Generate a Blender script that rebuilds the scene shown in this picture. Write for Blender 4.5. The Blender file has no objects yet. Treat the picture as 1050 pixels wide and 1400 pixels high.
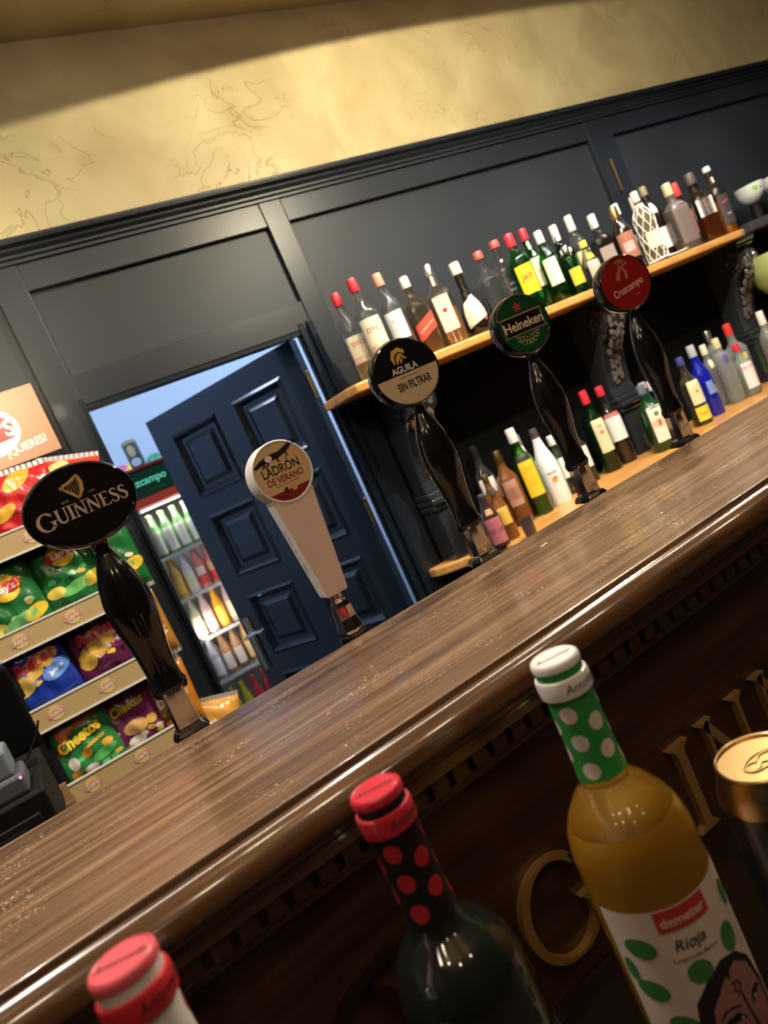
import bpy, math, random
import numpy as np
from mathutils import Matrix, Vector
random.seed(7)
PI = math.pi
sc = bpy.context.scene
# ------------------------------------------------------------------ camera (origin = the lens), world, lights
W_, H_, F_ = 1050, 1400, 1010.0
RIGHT = np.array([0.7999693, -0.43985941, -0.40813333])
UP = np.array([0.40502555, -0.10601868, 0.90813784])
FWD = np.array([0.44272274, 0.89178682, -0.09334261])
cd = bpy.data.cameras.new('camera'); cam = bpy.data.objects.new('camera', cd)
sc.collection.objects.link(cam); sc.camera = cam
cam.matrix_world = Matrix(((RIGHT[0], UP[0], -FWD[0], 0), (RIGHT[1], UP[1], -FWD[1], 0), (RIGHT[2], UP[2], -FWD[2], 0), (0, 0, 0, 1)))
cd.sensor_fit = 'VERTICAL'; cd.sensor_height = 36; cd.lens = F_ / H_ * 36
cd.clip_start = 0.02
cd.dof.use_dof = True; cd.dof.focus_distance = 0.86; cd.dof.aperture_fstop = 8.0
w = bpy.data.worlds.new('world'); sc.world = w; w.use_nodes = True
w.node_tree.nodes['Background'].inputs[0].default_value = (1.0, 0.72, 0.5, 1)
w.node_tree.nodes['Background'].inputs[1].default_value = 0.02
sc.view_settings.view_transform = 'Standard'; sc.view_settings.look = 'None'
sc.view_settings.exposure = 0.45; sc.view_settings.gamma = 1; sc.view_settings.use_curve_mapping = False
FLOOR = -1.45; CEIL = 1.51; BZ = -0.1915   # heights relative to the lens; BZ = bar top

def lamp(kind, loc, power, col, size=.05, target=None, angle=None, blend=.3, sy=None):
    d = bpy.data.lights.new('lamp_light', kind); o = bpy.data.objects.new('lamp_light', d); sc.collection.objects.link(o)
    o.location = loc; d.energy = power; d.color = col
    if kind == 'AREA':
        d.size = size
        if sy: d.shape = 'RECTANGLE'; d.size_y = sy
    else: d.shadow_soft_size = size
    if kind == 'SPOT': d.spot_size = math.radians(angle); d.spot_blend = blend
    if target: o.rotation_euler = (Vector(target) - Vector(loc)).to_track_quat('-Z', 'Y').to_euler()
    return o
WARM = (1.0, .82, .62); NEU = (1.0, .90, .78); COLD = (.55, .70, 1.0)
for x, p in ((-.35, 34), (.6, 16), (1.6, 20), (2.6, 26)):      # downlights over the working aisle
    lamp('SPOT', (x, 1.15, 1.46), p * 1.5, NEU, .035, (x + .05, 1.25, -.3), 125, .5)
for x, p in ((1.3, 22), (1.9, 22), (2.5, 22), (3.1, 22), (3.7, 14)):      # downlights aimed at the bottle shelves
    lamp('SPOT', (x, 1.35, 1.40), p * 1.3, (1, .95, .89), .05, (x + .1, 2.1, .05), 70, .6)
# wall washers: the edge of their cone leaves the top of the plaster dark
lamp('SPOT', (1.6, 1.2, 1.1), 58, (1.0, .87, .60), .012, (1.6 + .0524, 1.2 + .3105, 1.1 - .9491), 172.08, .02)
lamp('SPOT', (.1, 1.35, .70), 22, (1.0, .86, .54), .06, (.0, 2.27, .74), 74, .7)
lamp('AREA', (1.2, 1.0, 1.49), 16, NEU, 4.6, (1.2, 1.0, 0), sy=.03)       # thin strip lamp along the aisle ceiling
for i, (x, y, z) in enumerate([(-1.1, -.5, 1.25), (-.75, -.9, 1.3), (-.35, -.4, 1.2), (.1, -.8, 1.3), (.45, -.3, 1.25), (.95, -.7, 1.3), (1.6, -.5, 1.25), (-.5, .3, 1.35), (1.2, .2, 1.35), (2.3, -.2, 1.3), (.25, .15, 1.38), (-.15, -1.3, 1.1), (.8, -1.4, 1.15)]):
    lamp('POINT', (x, y, z), 2.4, WARM, .055)               # small bulbs over the guests' side
lamp('AREA', (1.9, 2.85, 1.35), 20, COLD, .9, (1.5, 2.9, -1), sy=.5)     # cold tube in the store room
lamp('AREA', (.3, 2.75, 1.40), 14, COLD, .5, (.6, 3.0, -1), sy=.4)

# ------------------------------------------------------------------ helpers
def at(px, py, Y):
    d = RIGHT * (px - 525) + UP * (700 - py) + FWD * F_
    return d * (Y / d[1])
def link(o, parent=None):
    sc.collection.objects.link(o)
    if parent: o.parent = parent
    return o
def tag(o, label=None, cat=None, group=None, kind=None):
    for k, v in (('label', label), ('category', cat), ('group', group), ('kind', kind)):
        if v: o[k] = v
    return o
def thing(name, label, cat, loc=(0, 0, 0), rz=0, group=None):
    o = bpy.data.objects.new(name, None); o.empty_display_size = .02; link(o)
    o.location = loc; o.rotation_euler = (0, 0, rz)
    return tag(o, label, cat, group)
def copy_tree(o, parent=None):
    c = o.copy(); sc.collection.objects.link(c)
    if parent: c.parent = parent
    for ch in list(o.children): copy_tree(ch, c)
    return c
MC = {}
def mat(col, rough=.5, metal=0, trans=0, coat=0, ior=1.45, emis=0, spec=.5, key=None):
    k = key or (tuple(col), rough, metal, trans, coat, ior, emis, spec)
    if k in MC: return MC[k]
    m = bpy.data.materials.new('material'); m.use_nodes = True
    b = m.node_tree.nodes['Principled BSDF']
    b.inputs['Base Color'].default_value = (*col, 1); b.inputs['Roughness'].default_value = rough
    b.inputs['Metallic'].default_value = metal; b.inputs['Transmission Weight'].default_value = trans
    b.inputs['Coat Weight'].default_value = coat; b.inputs['Coat Roughness'].default_value = .05
    b.inputs['IOR'].default_value = ior; b.inputs['Specular IOR Level'].default_value = spec
    if emis: b.inputs['Emission Color'].default_value = (*col, 1); b.inputs['Emission Strength'].default_value = emis
    MC[k] = m; return m
def nodes(m): return m.node_tree.nodes, m.node_tree.links, m.node_tree.nodes['Principled BSDF']
def wood(name, c0, c1, c2, scale, rough, coat, stretch=(1, 14, 14), speck=0):
    m = mat(c1, rough, coat=coat, key=name); N, L, B = nodes(m)
    tc = N.new('ShaderNodeTexCoord'); mp = N.new('ShaderNodeMapping'); mp.inputs['Scale'].default_value = stretch
    L.new(tc.outputs['Object'], mp.inputs[0])
    n1 = N.new('ShaderNodeTexNoise'); n1.inputs['Scale'].default_value = scale; n1.inputs['Detail'].default_value = 8; n1.inputs['Roughness'].default_value = .62
    n2 = N.new('ShaderNodeTexNoise'); n2.inputs['Scale'].default_value = scale * 3.5; n2.inputs['Detail'].default_value = 6
    L.new(mp.outputs[0], n1.inputs[0]); L.new(mp.outputs[0], n2.inputs[0])
    mx = N.new('ShaderNodeMath'); mx.operation = 'MULTIPLY_ADD'; mx.inputs[1].default_value = .55
    sm = N.new('ShaderNodeMath'); sm.operation = 'MULTIPLY'; sm.inputs[1].default_value = .45
    L.new(n2.outputs[0], sm.inputs[0]); L.new(n1.outputs[0], mx.inputs[0]); L.new(sm.outputs[0], mx.inputs[2])
    cr = N.new('ShaderNodeValToRGB'); e = cr.color_ramp.elements
    e[0].position = .36; e[0].color = (*c0, 1); e[1].position = .64; e[1].color = (*c2, 1)
    q = cr.color_ramp.elements.new(.5); q.color = (*c1, 1)
    L.new(mx.outputs[0], cr.inputs[0])
    col = cr.outputs[0]
    if speck:
        s = N.new('ShaderNodeTexNoise'); s.inputs['Scale'].default_value = 420; s.inputs['Detail'].default_value = 1
        s2 = N.new('ShaderNodeTexNoise'); s2.inputs['Scale'].default_value = 16; s2.inputs['Detail'].default_value = 2
        L.new(tc.outputs['Object'], s.inputs[0]); L.new(tc.outputs['Object'], s2.inputs[0])
        r1 = N.new('ShaderNodeMapRange'); r1.inputs[1].default_value = .66; r1.inputs[2].default_value = .72
        r2 = N.new('ShaderNodeMapRange'); r2.inputs[1].default_value = .52; r2.inputs[2].default_value = .66
        L.new(s.outputs[0], r1.inputs[0]); L.new(s2.outputs[0], r2.inputs[0])
        mm = N.new('ShaderNodeMath'); mm.operation = 'MULTIPLY'; L.new(r1.outputs[0], mm.inputs[0]); L.new(r2.outputs[0], mm.inputs[1])
        mix = N.new('ShaderNodeMix'); mix.data_type = 'RGBA'; mix.inputs[7].default_value = (.75, .62, .45, 1)
        L.new(mm.outputs[0], mix.inputs[0]); L.new(col, mix.inputs[6]); col = mix.outputs[2]
    L.new(col, B.inputs['Base Color'])
    bp = N.new('ShaderNodeBump'); bp.inputs['Strength'].default_value = .06; bp.inputs['Distance'].default_value = .001
    L.new(n2.outputs[0], bp.inputs['Height']); L.new(bp.outputs[0], B.inputs['Normal'])
    return m
def plaster():
    m = mat((.6, .5, .25), .42, key='plaster'); N, L, B = nodes(m)
    tc = N.new('ShaderNodeTexCoord')
    n1 = N.new('ShaderNodeTexNoise'); n1.inputs['Scale'].default_value = 3.2; n1.inputs['Detail'].default_value = 7; n1.inputs['Distortion'].default_value = .8
    L.new(tc.outputs['Object'], n1.inputs[0])
    cr = N.new('ShaderNodeValToRGB'); e = cr.color_ramp.elements
    e[0].position = .3; e[0].color = (.46, .36, .19, 1); e[1].position = .72; e[1].color = (.66, .57, .33, 1)
    L.new(n1.outputs[0], cr.inputs[0]); L.new(cr.outputs[0], B.inputs['Base Color'])
    # trowel marks: thin ridges where a warped noise crosses its middle value
    n2 = N.new('ShaderNodeTexNoise'); n2.inputs['Scale'].default_value = 5.5; n2.inputs['Detail'].default_value = 3; n2.inputs['Distortion'].default_value = 1.6
    L.new(tc.outputs['Object'], n2.inputs[0])
    a = N.new('ShaderNodeMath'); a.operation = 'SUBTRACT'; a.inputs[1].default_value = .5; L.new(n2.outputs[0], a.inputs[0])
    b = N.new('ShaderNodeMath'); b.operation = 'ABSOLUTE'; L.new(a.outputs[0], b.inputs[0])
    r = N.new('ShaderNodeMapRange'); r.inputs[1].default_value = 0; r.inputs[2].default_value = .012; r.inputs[3].default_value = 1; r.inputs[4].default_value = 0
    L.new(b.outputs[0], r.inputs[0])
    n3 = N.new('ShaderNodeTexNoise'); n3.inputs['Scale'].default_value = 3; L.new(tc.outputs['Object'], n3.inputs[0])
    r3 = N.new('ShaderNodeMapRange'); r3.inputs[1].default_value = .5; r3.inputs[2].default_value = .62; L.new(n3.outputs[0], r3.inputs[0])
    mu = N.new('ShaderNodeMath'); mu.operation = 'MULTIPLY'; L.new(r.outputs[0], mu.inputs[0]); L.new(r3.outputs[0], mu.inputs[1])
    ad = N.new('ShaderNodeMath'); ad.operation = 'MULTIPLY_ADD'; ad.inputs[1].default_value = 1.0; L.new(mu.outputs[0], ad.inputs[0])
    sc_ = N.new('ShaderNodeMath'); sc_.operation = 'MULTIPLY'; sc_.inputs[1].default_value = 1.4; L.new(n1.outputs[0], sc_.inputs[0]); L.new(sc_.outputs[0], ad.inputs[2])
    bp = N.new('ShaderNodeBump'); bp.inputs['Strength'].default_value = .55; bp.inputs['Distance'].default_value = .008
    L.new(ad.outputs[0], bp.inputs['Height']); L.new(bp.outputs[0], B.inputs['Normal'])
    return m
PLASTER = plaster()
NOSEWOOD = wood('nosewood', (.05, .022, .010), (.10, .045, .020), (.15, .07, .03), 3, .17, .9, (1, 12, 12))
BARWOOD = wood('barwood', (.060, .030, .015), (.145, .080, .041), (.29, .175, .095), 4.6, .34, .12, (.45, 17, 17), 1)
DARKWOOD = wood('darkwood', (.030, .012, .006), (.055, .022, .011), (.085, .036, .018), 3, .30, .25, (1, 12, 12))
SHELFWOOD = wood('shelfwood', (.50, .22, .055), (.64, .31, .085), (.74, .40, .12), 3, .3, .3, (1, 8, 8))
NAVY = mat((.012, .016, .023), .38, coat=.1); NAVYP = mat((.015, .019, .026), .52)
DOORM = mat((.007, .012, .020), .25, coat=.3)
BLACK = mat((.006, .006, .007), .12, coat=1); BLACKM = mat((.007, .007, .008), .6, spec=.25); NEARBLACK = mat((.004, .004, .0045), .8, spec=.08)  # last one: dull near-black colour of backsplash, cabinet and monitor
CHROME = mat((.85, .80, .76), .08, 1); BRASS = mat((.55, .38, .15), .28, 1); STEEL = mat((.5, .5, .5), .3, 1)
GOLD = mat((.62, .36, .12), .40, .65); WHITE = mat((.80, .78, .74), .35); CREAM = mat((.80, .72, .52), .5)
RED = mat((.62, .03, .035), .35); YEL = mat((.85, .55, .04), .4); INK = mat((.012, .01, .01), .5)

class MB:
    def __init__(s): s.v = []; s.f = []; s.m = []
    def add(s, vs, fs):
        n = len(s.v); s.v += [tuple(map(float, p)) for p in vs]; s.f += [tuple(i + n for i in f) for f in fs]; return s
    def box(s, x0, x1, y0, y1, z0, z1):
        v = [(x0, y0, z0), (x1, y0, z0), (x1, y1, z0), (x0, y1, z0), (x0, y0, z1), (x1, y0, z1), (x1, y1, z1), (x0, y1, z1)]
        return s.add(v, [(0, 3, 2, 1), (4, 5, 6, 7), (0, 1, 5, 4), (1, 2, 6, 5), (2, 3, 7, 6), (3, 0, 4, 7)])
    def lathe(s, prof, n=24, e=2.0, cx=0, cy=0, sx=1, sy=1):
        vs = []; fs = []; k = len(prof)
        for r, z in prof:
            for i in range(n):
                a = 2 * PI * i / n; c, t = math.cos(a), math.sin(a)
                q = (abs(c) ** e + abs(t) ** e) ** (-1 / e)
                vs.append((cx + r * q * c * sx, cy + r * q * t * sy, z))
        for j in range(k - 1):
            for i in range(n):
                i2 = (i + 1) % n; fs.append((j * n + i, j * n + i2, (j + 1) * n + i2, (j + 1) * n + i))
        if prof[0][0] > 1e-6: fs.append(tuple(range(n))[::-1])
        if prof[-1][0] > 1e-6: fs.append(tuple((k - 1) * n + i for i in range(n)))
        return s.add(vs, fs)
    def prism(s, poly, fn, d0, d1):      # poly 2D, fn(u,v,d) -> 3D ; extruded from d0 to d1
        n = len(poly)
        v = [fn(u, q, d0) for u, q in poly] + [fn(u, q, d1) for u, q in poly]
        return s.add(v, [tuple(range(n)), tuple(range(2 * n - 1, n - 1, -1))] + [(i, i + n, (i + 1) % n + n, (i + 1) % n) for i in range(n)])
    def ribbon(s, pts, ws, fn, d0, d1):  # stroke with varying half width
        P = np.array(pts, float); T = np.gradient(P, axis=0); T /= np.linalg.norm(T, axis=1)[:, None] + 1e-9
        Nn = np.stack([-T[:, 1], T[:, 0]], 1)
        A = P + Nn * np.array(ws)[:, None]; B = P - Nn * np.array(ws)[:, None]
        k = len(P); v = []
        for d in (d0, d1):
            v += [fn(a[0], a[1], d) for a in A] + [fn(b[0], b[1], d) for b in B]
        fs = []
        for i in range(k - 1):
            fs += [(i, i + 1, k + i + 1, k + i), (2 * k + i, 3 * k + i, 3 * k + i + 1, 2 * k + i + 1), (i, 2 * k + i, 2 * k + i + 1, i + 1), (k + i, k + i + 1, 3 * k + i + 1, 3 * k + i)]
        fs += [(0, k, 3 * k, 2 * k), (k - 1, 3 * k - 1, 4 * k - 1, 2 * k - 1)]
        return s.add(v, fs)
    def tube(s, pts, r, n=6):
        P = [Vector(p) for p in pts]; rs = r if isinstance(r, (list, tuple)) else [r] * len(P); vs = []; fs = []
        for i, p in enumerate(P):
            t = (P[min(i + 1, len(P) - 1)] - P[max(i - 1, 0)]).normalized()
            a = t.cross(Vector((0, 0, 1)));
            if a.length < 1e-3: a = t.cross(Vector((1, 0, 0)))
            a.normalize(); b = t.cross(a)
            for k in range(n): vs.append(p + rs[i] * (math.cos(2 * PI * k / n) * a + math.sin(2 * PI * k / n) * b))
        for i in range(len(P) - 1):
            for k in range(n): fs.append((i * n + k, i * n + (k + 1) % n, (i + 1) * n + (k + 1) % n, (i + 1) * n + k))
        fs += [tuple(range(n))[::-1], tuple((len(P) - 1) * n + k for k in range(n))]
        return s.add(vs, fs)
    def ball(s, c, r, n=10, sc3=(1, 1, 1)):
        vs = []; fs = []; m = n // 2
        for j in range(m + 1):
            th = PI * j / m
            for i in range(n): a = 2 * PI * i / n; vs.append((c[0] + r * sc3[0] * math.sin(th) * math.cos(a), c[1] + r * sc3[1] * math.sin(th) * math.sin(a), c[2] + r * sc3[2] * math.cos(th)))
        for j in range(m):
            for i in range(n): fs.append((j * n + i, (j + 1) * n + i, (j + 1) * n + (i + 1) % n, j * n + (i + 1) % n))
        return s.add(vs, fs)
    def fan(s, poly, fn, rings=3, c=None):       # star-shaped patch with inner rings, follows the surface fn(u,v)
        n = len(poly); c = c or (sum(p[0] for p in poly) / n, sum(p[1] for p in poly) / n)
        v = [fn(*c)]; fs = []
        for k in range(1, rings + 1):
            t = k / rings; v += [fn(c[0] + (p[0] - c[0]) * t, c[1] + (p[1] - c[1]) * t) for p in poly]
        for i in range(n):
            fs.append((0, 1 + i, 1 + (i + 1) % n))
            for k in range(rings - 1): a = 1 + k * n; fs.append((a + i, a + n + i, a + n + (i + 1) % n, a + (i + 1) % n))
        return s.add(v, fs)
    def grid(s, u0, u1, v0, v1, nu, nv, fn):
        v = [fn(u0 + (u1 - u0) * i / nu, v0 + (v1 - v0) * j / nv) for j in range(nv + 1) for i in range(nu + 1)]
        return s.add(v, [(j * (nu + 1) + i, j * (nu + 1) + i + 1, (j + 1) * (nu + 1) + i + 1, (j + 1) * (nu + 1) + i) for j in range(nv) for i in range(nu)])
    def build(s, name, m, parent=None, smooth=False, bevel=0, loc=None, normals=True, solid=0):
        me = bpy.data.meshes.new(name); me.from_pydata(s.v, [], s.f)
        if normals:
            import bmesh
            b = bmesh.new(); b.from_mesh(me); bmesh.ops.remove_doubles(b, verts=b.verts, dist=1e-6); bmesh.ops.recalc_face_normals(b, faces=b.faces)
            if solid: bmesh.ops.solidify(b, geom=list(b.faces), thickness=solid)
            b.to_mesh(me); b.free()
        me.materials.append(m)
        o = bpy.data.objects.new(name, me); link(o, parent)
        if loc: o.location = loc
        if bevel:
            md = o.modifiers.new('bevel', 'BEVEL'); md.width = bevel; md.segments = 2; md.limit_method = 'ANGLE'
            for p in me.polygons: p.use_smooth = False
        if smooth:
            for p in me.polygons: p.use_smooth = True
            try: me.set_sharp_from_angle(angle=math.radians(38))
            except Exception: pass
        return o
def bx(name, x0, x1, y0, y1, z0, z1, m, parent=None, bevel=0): return MB().box(x0, x1, y0, y1, z0, z1).build(name, m, parent, bevel=bevel)
def circ(cu, cv, ru, rv=None, n=20, rot=0):
    rv = rv or ru; c, s_ = math.cos(rot), math.sin(rot)
    return [(cu + ru * math.cos(2 * PI * i / n) * c - rv * math.sin(2 * PI * i / n) * s_, cv + ru * math.cos(2 * PI * i / n) * s_ + rv * math.sin(2 * PI * i / n) * c) for i in range(n)]
def rect(u0, u1, v0, v1): return [(u0, v0), (u1, v0), (u1, v1), (u0, v1)]
TC = {}
def text_mesh(body, bold=0):
    if (body, bold) in TC: return TC[(body, bold)]
    cu = bpy.data.curves.new('t', 'FONT'); cu.body = body; cu.size = 1; cu.offset = bold; cu.resolution_u = 3
    cu.align_x = 'CENTER'; o = bpy.data.objects.new('t', cu); sc.collection.objects.link(o)
    bpy.context.view_layer.update()
    me = bpy.data.meshes.new_from_object(o.evaluated_get(bpy.context.evaluated_depsgraph_get()))
    v = np.array([q.co[:2] for q in me.vertices]); f = [tuple(p.vertices) for p in me.polygons]
    bpy.data.objects.remove(o); bpy.data.curves.remove(cu); bpy.data.meshes.remove(me)
    TC[(body, bold)] = (v, f); return v, f
def text(mb, body, fn, cu, cv, h, sx=1, shear=0, rot=0, bold=0, arc=0, taper=0):   # cap height h, centred at (cu,cv)
    v, f = text_mesh(body, bold); k = h / .70; c, s_ = math.cos(rot), math.sin(rot); out = []
    half = max(abs(v[:, 0]).max(), 1e-6)
    for x, y in v:
        y -= .35; x += shear * y; t = x / half
        y = y * (1 + taper * t) ; y += arc * (1 - t * t)
        a, b = x * k * sx, y * k
        out.append(fn(cu + a * c - b * s_, cv + a * s_ + b * c))
    mb.add(out, f); return mb
# serif capitals as strokes, unit height; returns list of (pts, halfwidths), advance
def serif(ch):
    def stem(x0, z0, x1, z1, w, fl=.10, t0=1, t1=1):
        ts = np.linspace(0, 1, 17); L = math.hypot(x1 - x0, z1 - z0)
        ws = [w + (t0 * fl * max(0, 1 - t * L / .11) ** 2.2) + (t1 * fl * max(0, 1 - (1 - t) * L / .11) ** 2.2) for t in ts]
        return ([(x0 + (x1 - x0) * t, z0 + (z1 - z0) * t) for t in ts], ws)
    def arc(cx, cz, rx, rz, a0, a1, w0, w1, n=28):
        A = [math.radians(a0 + (a1 - a0) * i / n) for i in range(n + 1)]
        return ([(cx + rx * math.cos(a), cz + rz * math.sin(a)) for a in A], [w0 + (w1 - w0) * abs(math.cos(a)) ** 1.3 for a in A])
    if ch == 'I': return [stem(.17, 0, .17, 1, .068, .12)], .36
    if ch == 'N': return [stem(.14, 0, .14, 1, .028, .11), stem(.13, .98, .74, .02, .062, .0, 0, 0), stem(.74, 0, .74, 1, .028, .11, 0, 1)], .90
    if ch == 'U':
        p = [(.70, 1), (.70, .7), (.70, .35)]; a = [(.43 + .27 * math.cos(math.radians(t)), .31 + .30 * math.sin(math.radians(t))) for t in range(0, -181, -12)]
        return [stem(.16, .3, .16, 1, .066, .10, 0, 1), stem(.70, .3, .70, 1, .028, .10, 0, 1), (a, [.028 + .038 * i / (len(a) - 1) for i in range(len(a))])], .86
    if ch == 'E': return [stem(.16, 0, .16, 1, .066, .08), ([(.10, .975), (.55, .975), (.60, .93), (.61, .84)], [.025, .025, .03, .012]), ([(.1, .52), (.46, .52)], [.024, .024]), ([(.10, .025), (.56, .025), (.63, .09), (.65, .2)], [.025, .025, .03, .01])], .70
    if ch == 'S':
        P = [(.50, .78), (.47, .90), (.36, .97), (.24, .95), (.14, .86), (.13, .75), (.19, .64), (.31, .54), (.44, .44), (.51, .33), (.50, .18), (.41, .06), (.28, .02), (.15, .07), (.09, .18), (.07, .28)]
        return [(P, [.012, .03, .026, .03, .048, .06, .066, .07, .07, .066, .056, .04, .026, .03, .035, .01])], .60
    if ch == 'G': return [arc(.50, .5, .44, .49, 42, 325, .026, .075), ([(.80, .90), (.84, .82), (.86, .72)], [.02, .028, .008]), stem(.86, .12, .86, .46, .06, .11, 0, 1)], 1.02
def serif_word(mb, word, fn, cu, cv, h, d0, d1, big=None, track=0, fat=1):
    tot = 0; gl = []
    for i, ch in enumerate(word):
        k = h * (big if (big and i == 0) else 1); g, adv = serif(ch); gl.append((g, tot, k)); tot += adv * k + track * h
    for g, x, k in gl:
        for pts, ws in g:
            base = -h / 2 - (k - h) * .75
            mb.ribbon([(cu - tot / 2 + x + p[0] * k, cv + base + p[1] * k) for p in pts], [w_ * k * fat for w_ in ws], fn, d0, d1)
    return mb

# ------------------------------------------------------------------ setting
WY = 2.27      # recessed panel plane of the bar's back wall, frame face at 2.25
XR = 5.2; XL = -1.6
wall = bx('wall_back', XL, XR, 2.29, 2.31, .90, CEIL, PLASTER); tag(wall, kind='structure')
pane = tag(bpy.data.objects.new('wall_panelling', None), kind='structure'); link(pane)
def panel(x0, x1, z0, z1):
    bx('panel', x0 - .01, x1 + .01, WY, WY + .02, z0 - .01, z1 + .01, NAVYP, pane)
panel(XL, .29, -1.4, .785); panel(.375, 1.16, .525, .785); panel(1.24, 2.73, -1.4, .787); panel(2.88, 4.2, -1.4, .785); panel(4.3, XR, -1.4, .785)
for x0, x1, z0, z1 in ((.29, .375, FLOOR, .868), (1.16, 1.24, FLOOR, .868), (2.73, 2.88, FLOOR, .868), (4.2, 4.3, FLOOR, .868)):
    bx('stile', x0, x1, 2.25, WY + .005, z0, z1, NAVY, pane, .002)
for x0, x1, z0, z1 in ((XL, .29, .785, .868), (.375, 1.16, .785, .868), (1.24, 2.73, .787, .868), (2.88, 4.2, .785, .868), (4.3, XR, .785, .868), (.375, 1.16, .432, .525)):
    bx('rail', x0, x1, 2.252, WY + .005, z0, z1, NAVY, pane, .0035)
# cornice: stepped profile run along the wall
c = MB(); prof = [(2.29, .866), (2.243, .866), (2.243, .876), (2.236, .880), (2.236, .888), (2.224, .896), (2.222, .903), (2.206, .908), (2.203, .918), (2.203, .925), (2.29, .925)]
c.prism(prof, lambda y, z, d: (d, y, z), XL, XR); tag(c.build('trim_1', NAVY, None, bevel=.0015), kind='structure')
# door casing and jambs
cas = MB()
for x0, x1, y0 in ((1.100, 1.109, 2.262), (1.109, 1.128, 2.246), (1.128, 1.140, 2.254), (1.140, 1.160, 2.238)): cas.box(x0, x1, y0, 2.275, FLOOR, .455)
tag(cas.build('trim_2', DOORM, None, bevel=.002), kind='structure')
cas = MB().box(.365, .378, 2.235, 2.36, FLOOR, .452).box(.378, 1.16, 2.255, 2.275, .418, .436).box(.378, 1.097, 2.285, 2.36, .430, .452)
tag(cas.build('trim_3', DOORM, None, bevel=.002), kind='structure')
tag(bx('ceiling', XL, XR, -2.6, 4.2, CEIL, CEIL + .05, PLASTER), kind='structure')
tag(bx('floor', XL, XR, -2.6, 4.2, FLOOR - .05, FLOOR, mat((.05, .04, .035), .4)), kind='structure')
tag(bx('wall_right', XR, XR + .05, -2.6, 4.2, FLOOR, CEIL, NAVYP), kind='structure')
tag(bx('wall_left', XL - .05, XL, -2.6, 4.2, FLOOR, CEIL, NAVYP), kind='structure')
tag(bx('wall_front', XL, XR, -2.65, -2.6, FLOOR, CEIL, mat((.03, .02, .015), .6)), kind='structure')
BLUEW = mat((.62, .72, .85), .7)
tag(bx('wall_storeroom_back', XL, XR, 3.95, 4.0, FLOOR, CEIL, BLUEW), kind='structure')
tag(bx('wall_storeroom_right', 2.3, 2.35, 2.32, 3.95, FLOOR, CEIL, BLUEW), kind='structure')
tag(bx('wall_storeroom_left', -.35, -.30, 2.32, 3.95, FLOOR, CEIL, BLUEW), kind='structure')

# open six panel door, hinged on the right
dx, dy = .675 - 1.082, 2.93 - 2.30; DL = math.hypot(dx, dy)
door = tag(bpy.data.objects.new('door_1', None), kind='structure'); link(door); door.location = (1.080, 2.302, 0); door.rotation_euler = (0, 0, math.atan2(dy, dx))
# local x runs along the door from the hinge, the face towards the bar is local +y
ZR = [(.065, .335), (-.27, -.005), (-.605, -.350), (-.94, -.685), (-1.35, -1.02)]
CO = [(.095, .335), (.425, .665)]
fr = MB()
for a, b in ((0, .095), (.335, .425), (.665, .755)): fr.box(a, b, -.04, 0, FLOOR + .01, .425)
zs = [.425] + [v for r in ZR for v in (r[1], r[0])] + [FLOOR + .01]
for i in range(0, len(zs), 2):
    for a, b in CO: fr.box(a, b, -.04, 0, zs[i + 1], zs[i])
fr.build('door_leaf', DOORM, door)
for z0, z1 in ZR:
    for a, b in CO:
        q = MB(); v = []
        for ins, d in ((0, 0), (.010, .006), (.018, .0), (.030, -.014), (.045, -.014), (.062, -.003)):
            v += [(a + ins, d, z0 + ins), (b - ins, d, z0 + ins), (b - ins, d, z1 - ins), (a + ins, d, z1 - ins)]
        fs = [(k * 4 + i, k * 4 + (i + 1) % 4, k * 4 + 4 + (i + 1) % 4, k * 4 + 4 + i) for k in range(5) for i in range(4)] + [(20, 21, 22, 23)]
        q.add(v, fs); q.build('door_panel', DOORM, door)
h = MB(); h.lathe([(.0, 0), (.016, 0), (.018, .004), (.018, .22), (.016, .224), (0, .224)], 12, sx=1, sy=.35); h.build('handle_plate', mat((.35, .31, .22), .35, 1), door, True, loc=(.722, .006, -.655))
h = MB().tube([(.722, .0, -.50), (.722, .045, -.50), (.70, .052, -.497), (.66, .050, -.488), (.63, .048, -.492), (.612, .046, -.486)], [.009, .008, .008, .007, .0065, .006], 8); h.build('lever_handle', CHROME, door, True)
for z in (.255, -.22, -.9):
    q = MB().lathe([(.008, -.045), (.008, .045)], 10, cx=-.008, cy=-.010).lathe([(.0, .045), (.006, .047), (.006, .053), (0, .057)], 8, cx=-.008, cy=-.010).box(-.008, .012, -.012, -.008, -.04, .04)
    q.build('hinge', BRASS, door, True, loc=(0, 0, z))

# ------------------------------------------------------------------ bar counter
bar = thing('bar_counter', 'long dark wooden bar with moulded rounded edge and gold letters along its front', 'bar counter')
XB0, XB1 = -1.5, 3.6
bx('bar_top', XB0, XB1, .481, .762, BZ - .035, BZ, BARWOOD, bar, .0015)
pr = [(.486, BZ - .045), (.486, BZ - .008), (.4755, BZ - .008), (.4745, BZ - .003), (.471, BZ - .0015), (.466, BZ - .003), (.4615, BZ - .0065), (.4575, BZ - .0115), (.4555, BZ - .0165), (.4555, BZ - .021), (.4575, BZ - .0245), (.461, BZ - .0265), (.463, BZ - .028), (.463, BZ - .031), (.467, BZ - .033), (.470, BZ - .036), (.470, BZ - .045)]
MB().prism(pr, lambda y, z, d: (d, y, z), XB0, XB1).build('nosing', NOSEWOOD, bar, True)
bx('fascia', XB0, XB1, .500, .560, -.62, BZ - .035, DARKWOOD, bar)
bx('frieze', XB0, XB1, .486, .502, BZ - .062, BZ - .036, DARKWOOD, bar)
bx('fillet', XB0, XB1, .480, .502, BZ - .068, BZ - .062, DARKWOOD, bar, .001)
dm = None
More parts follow.
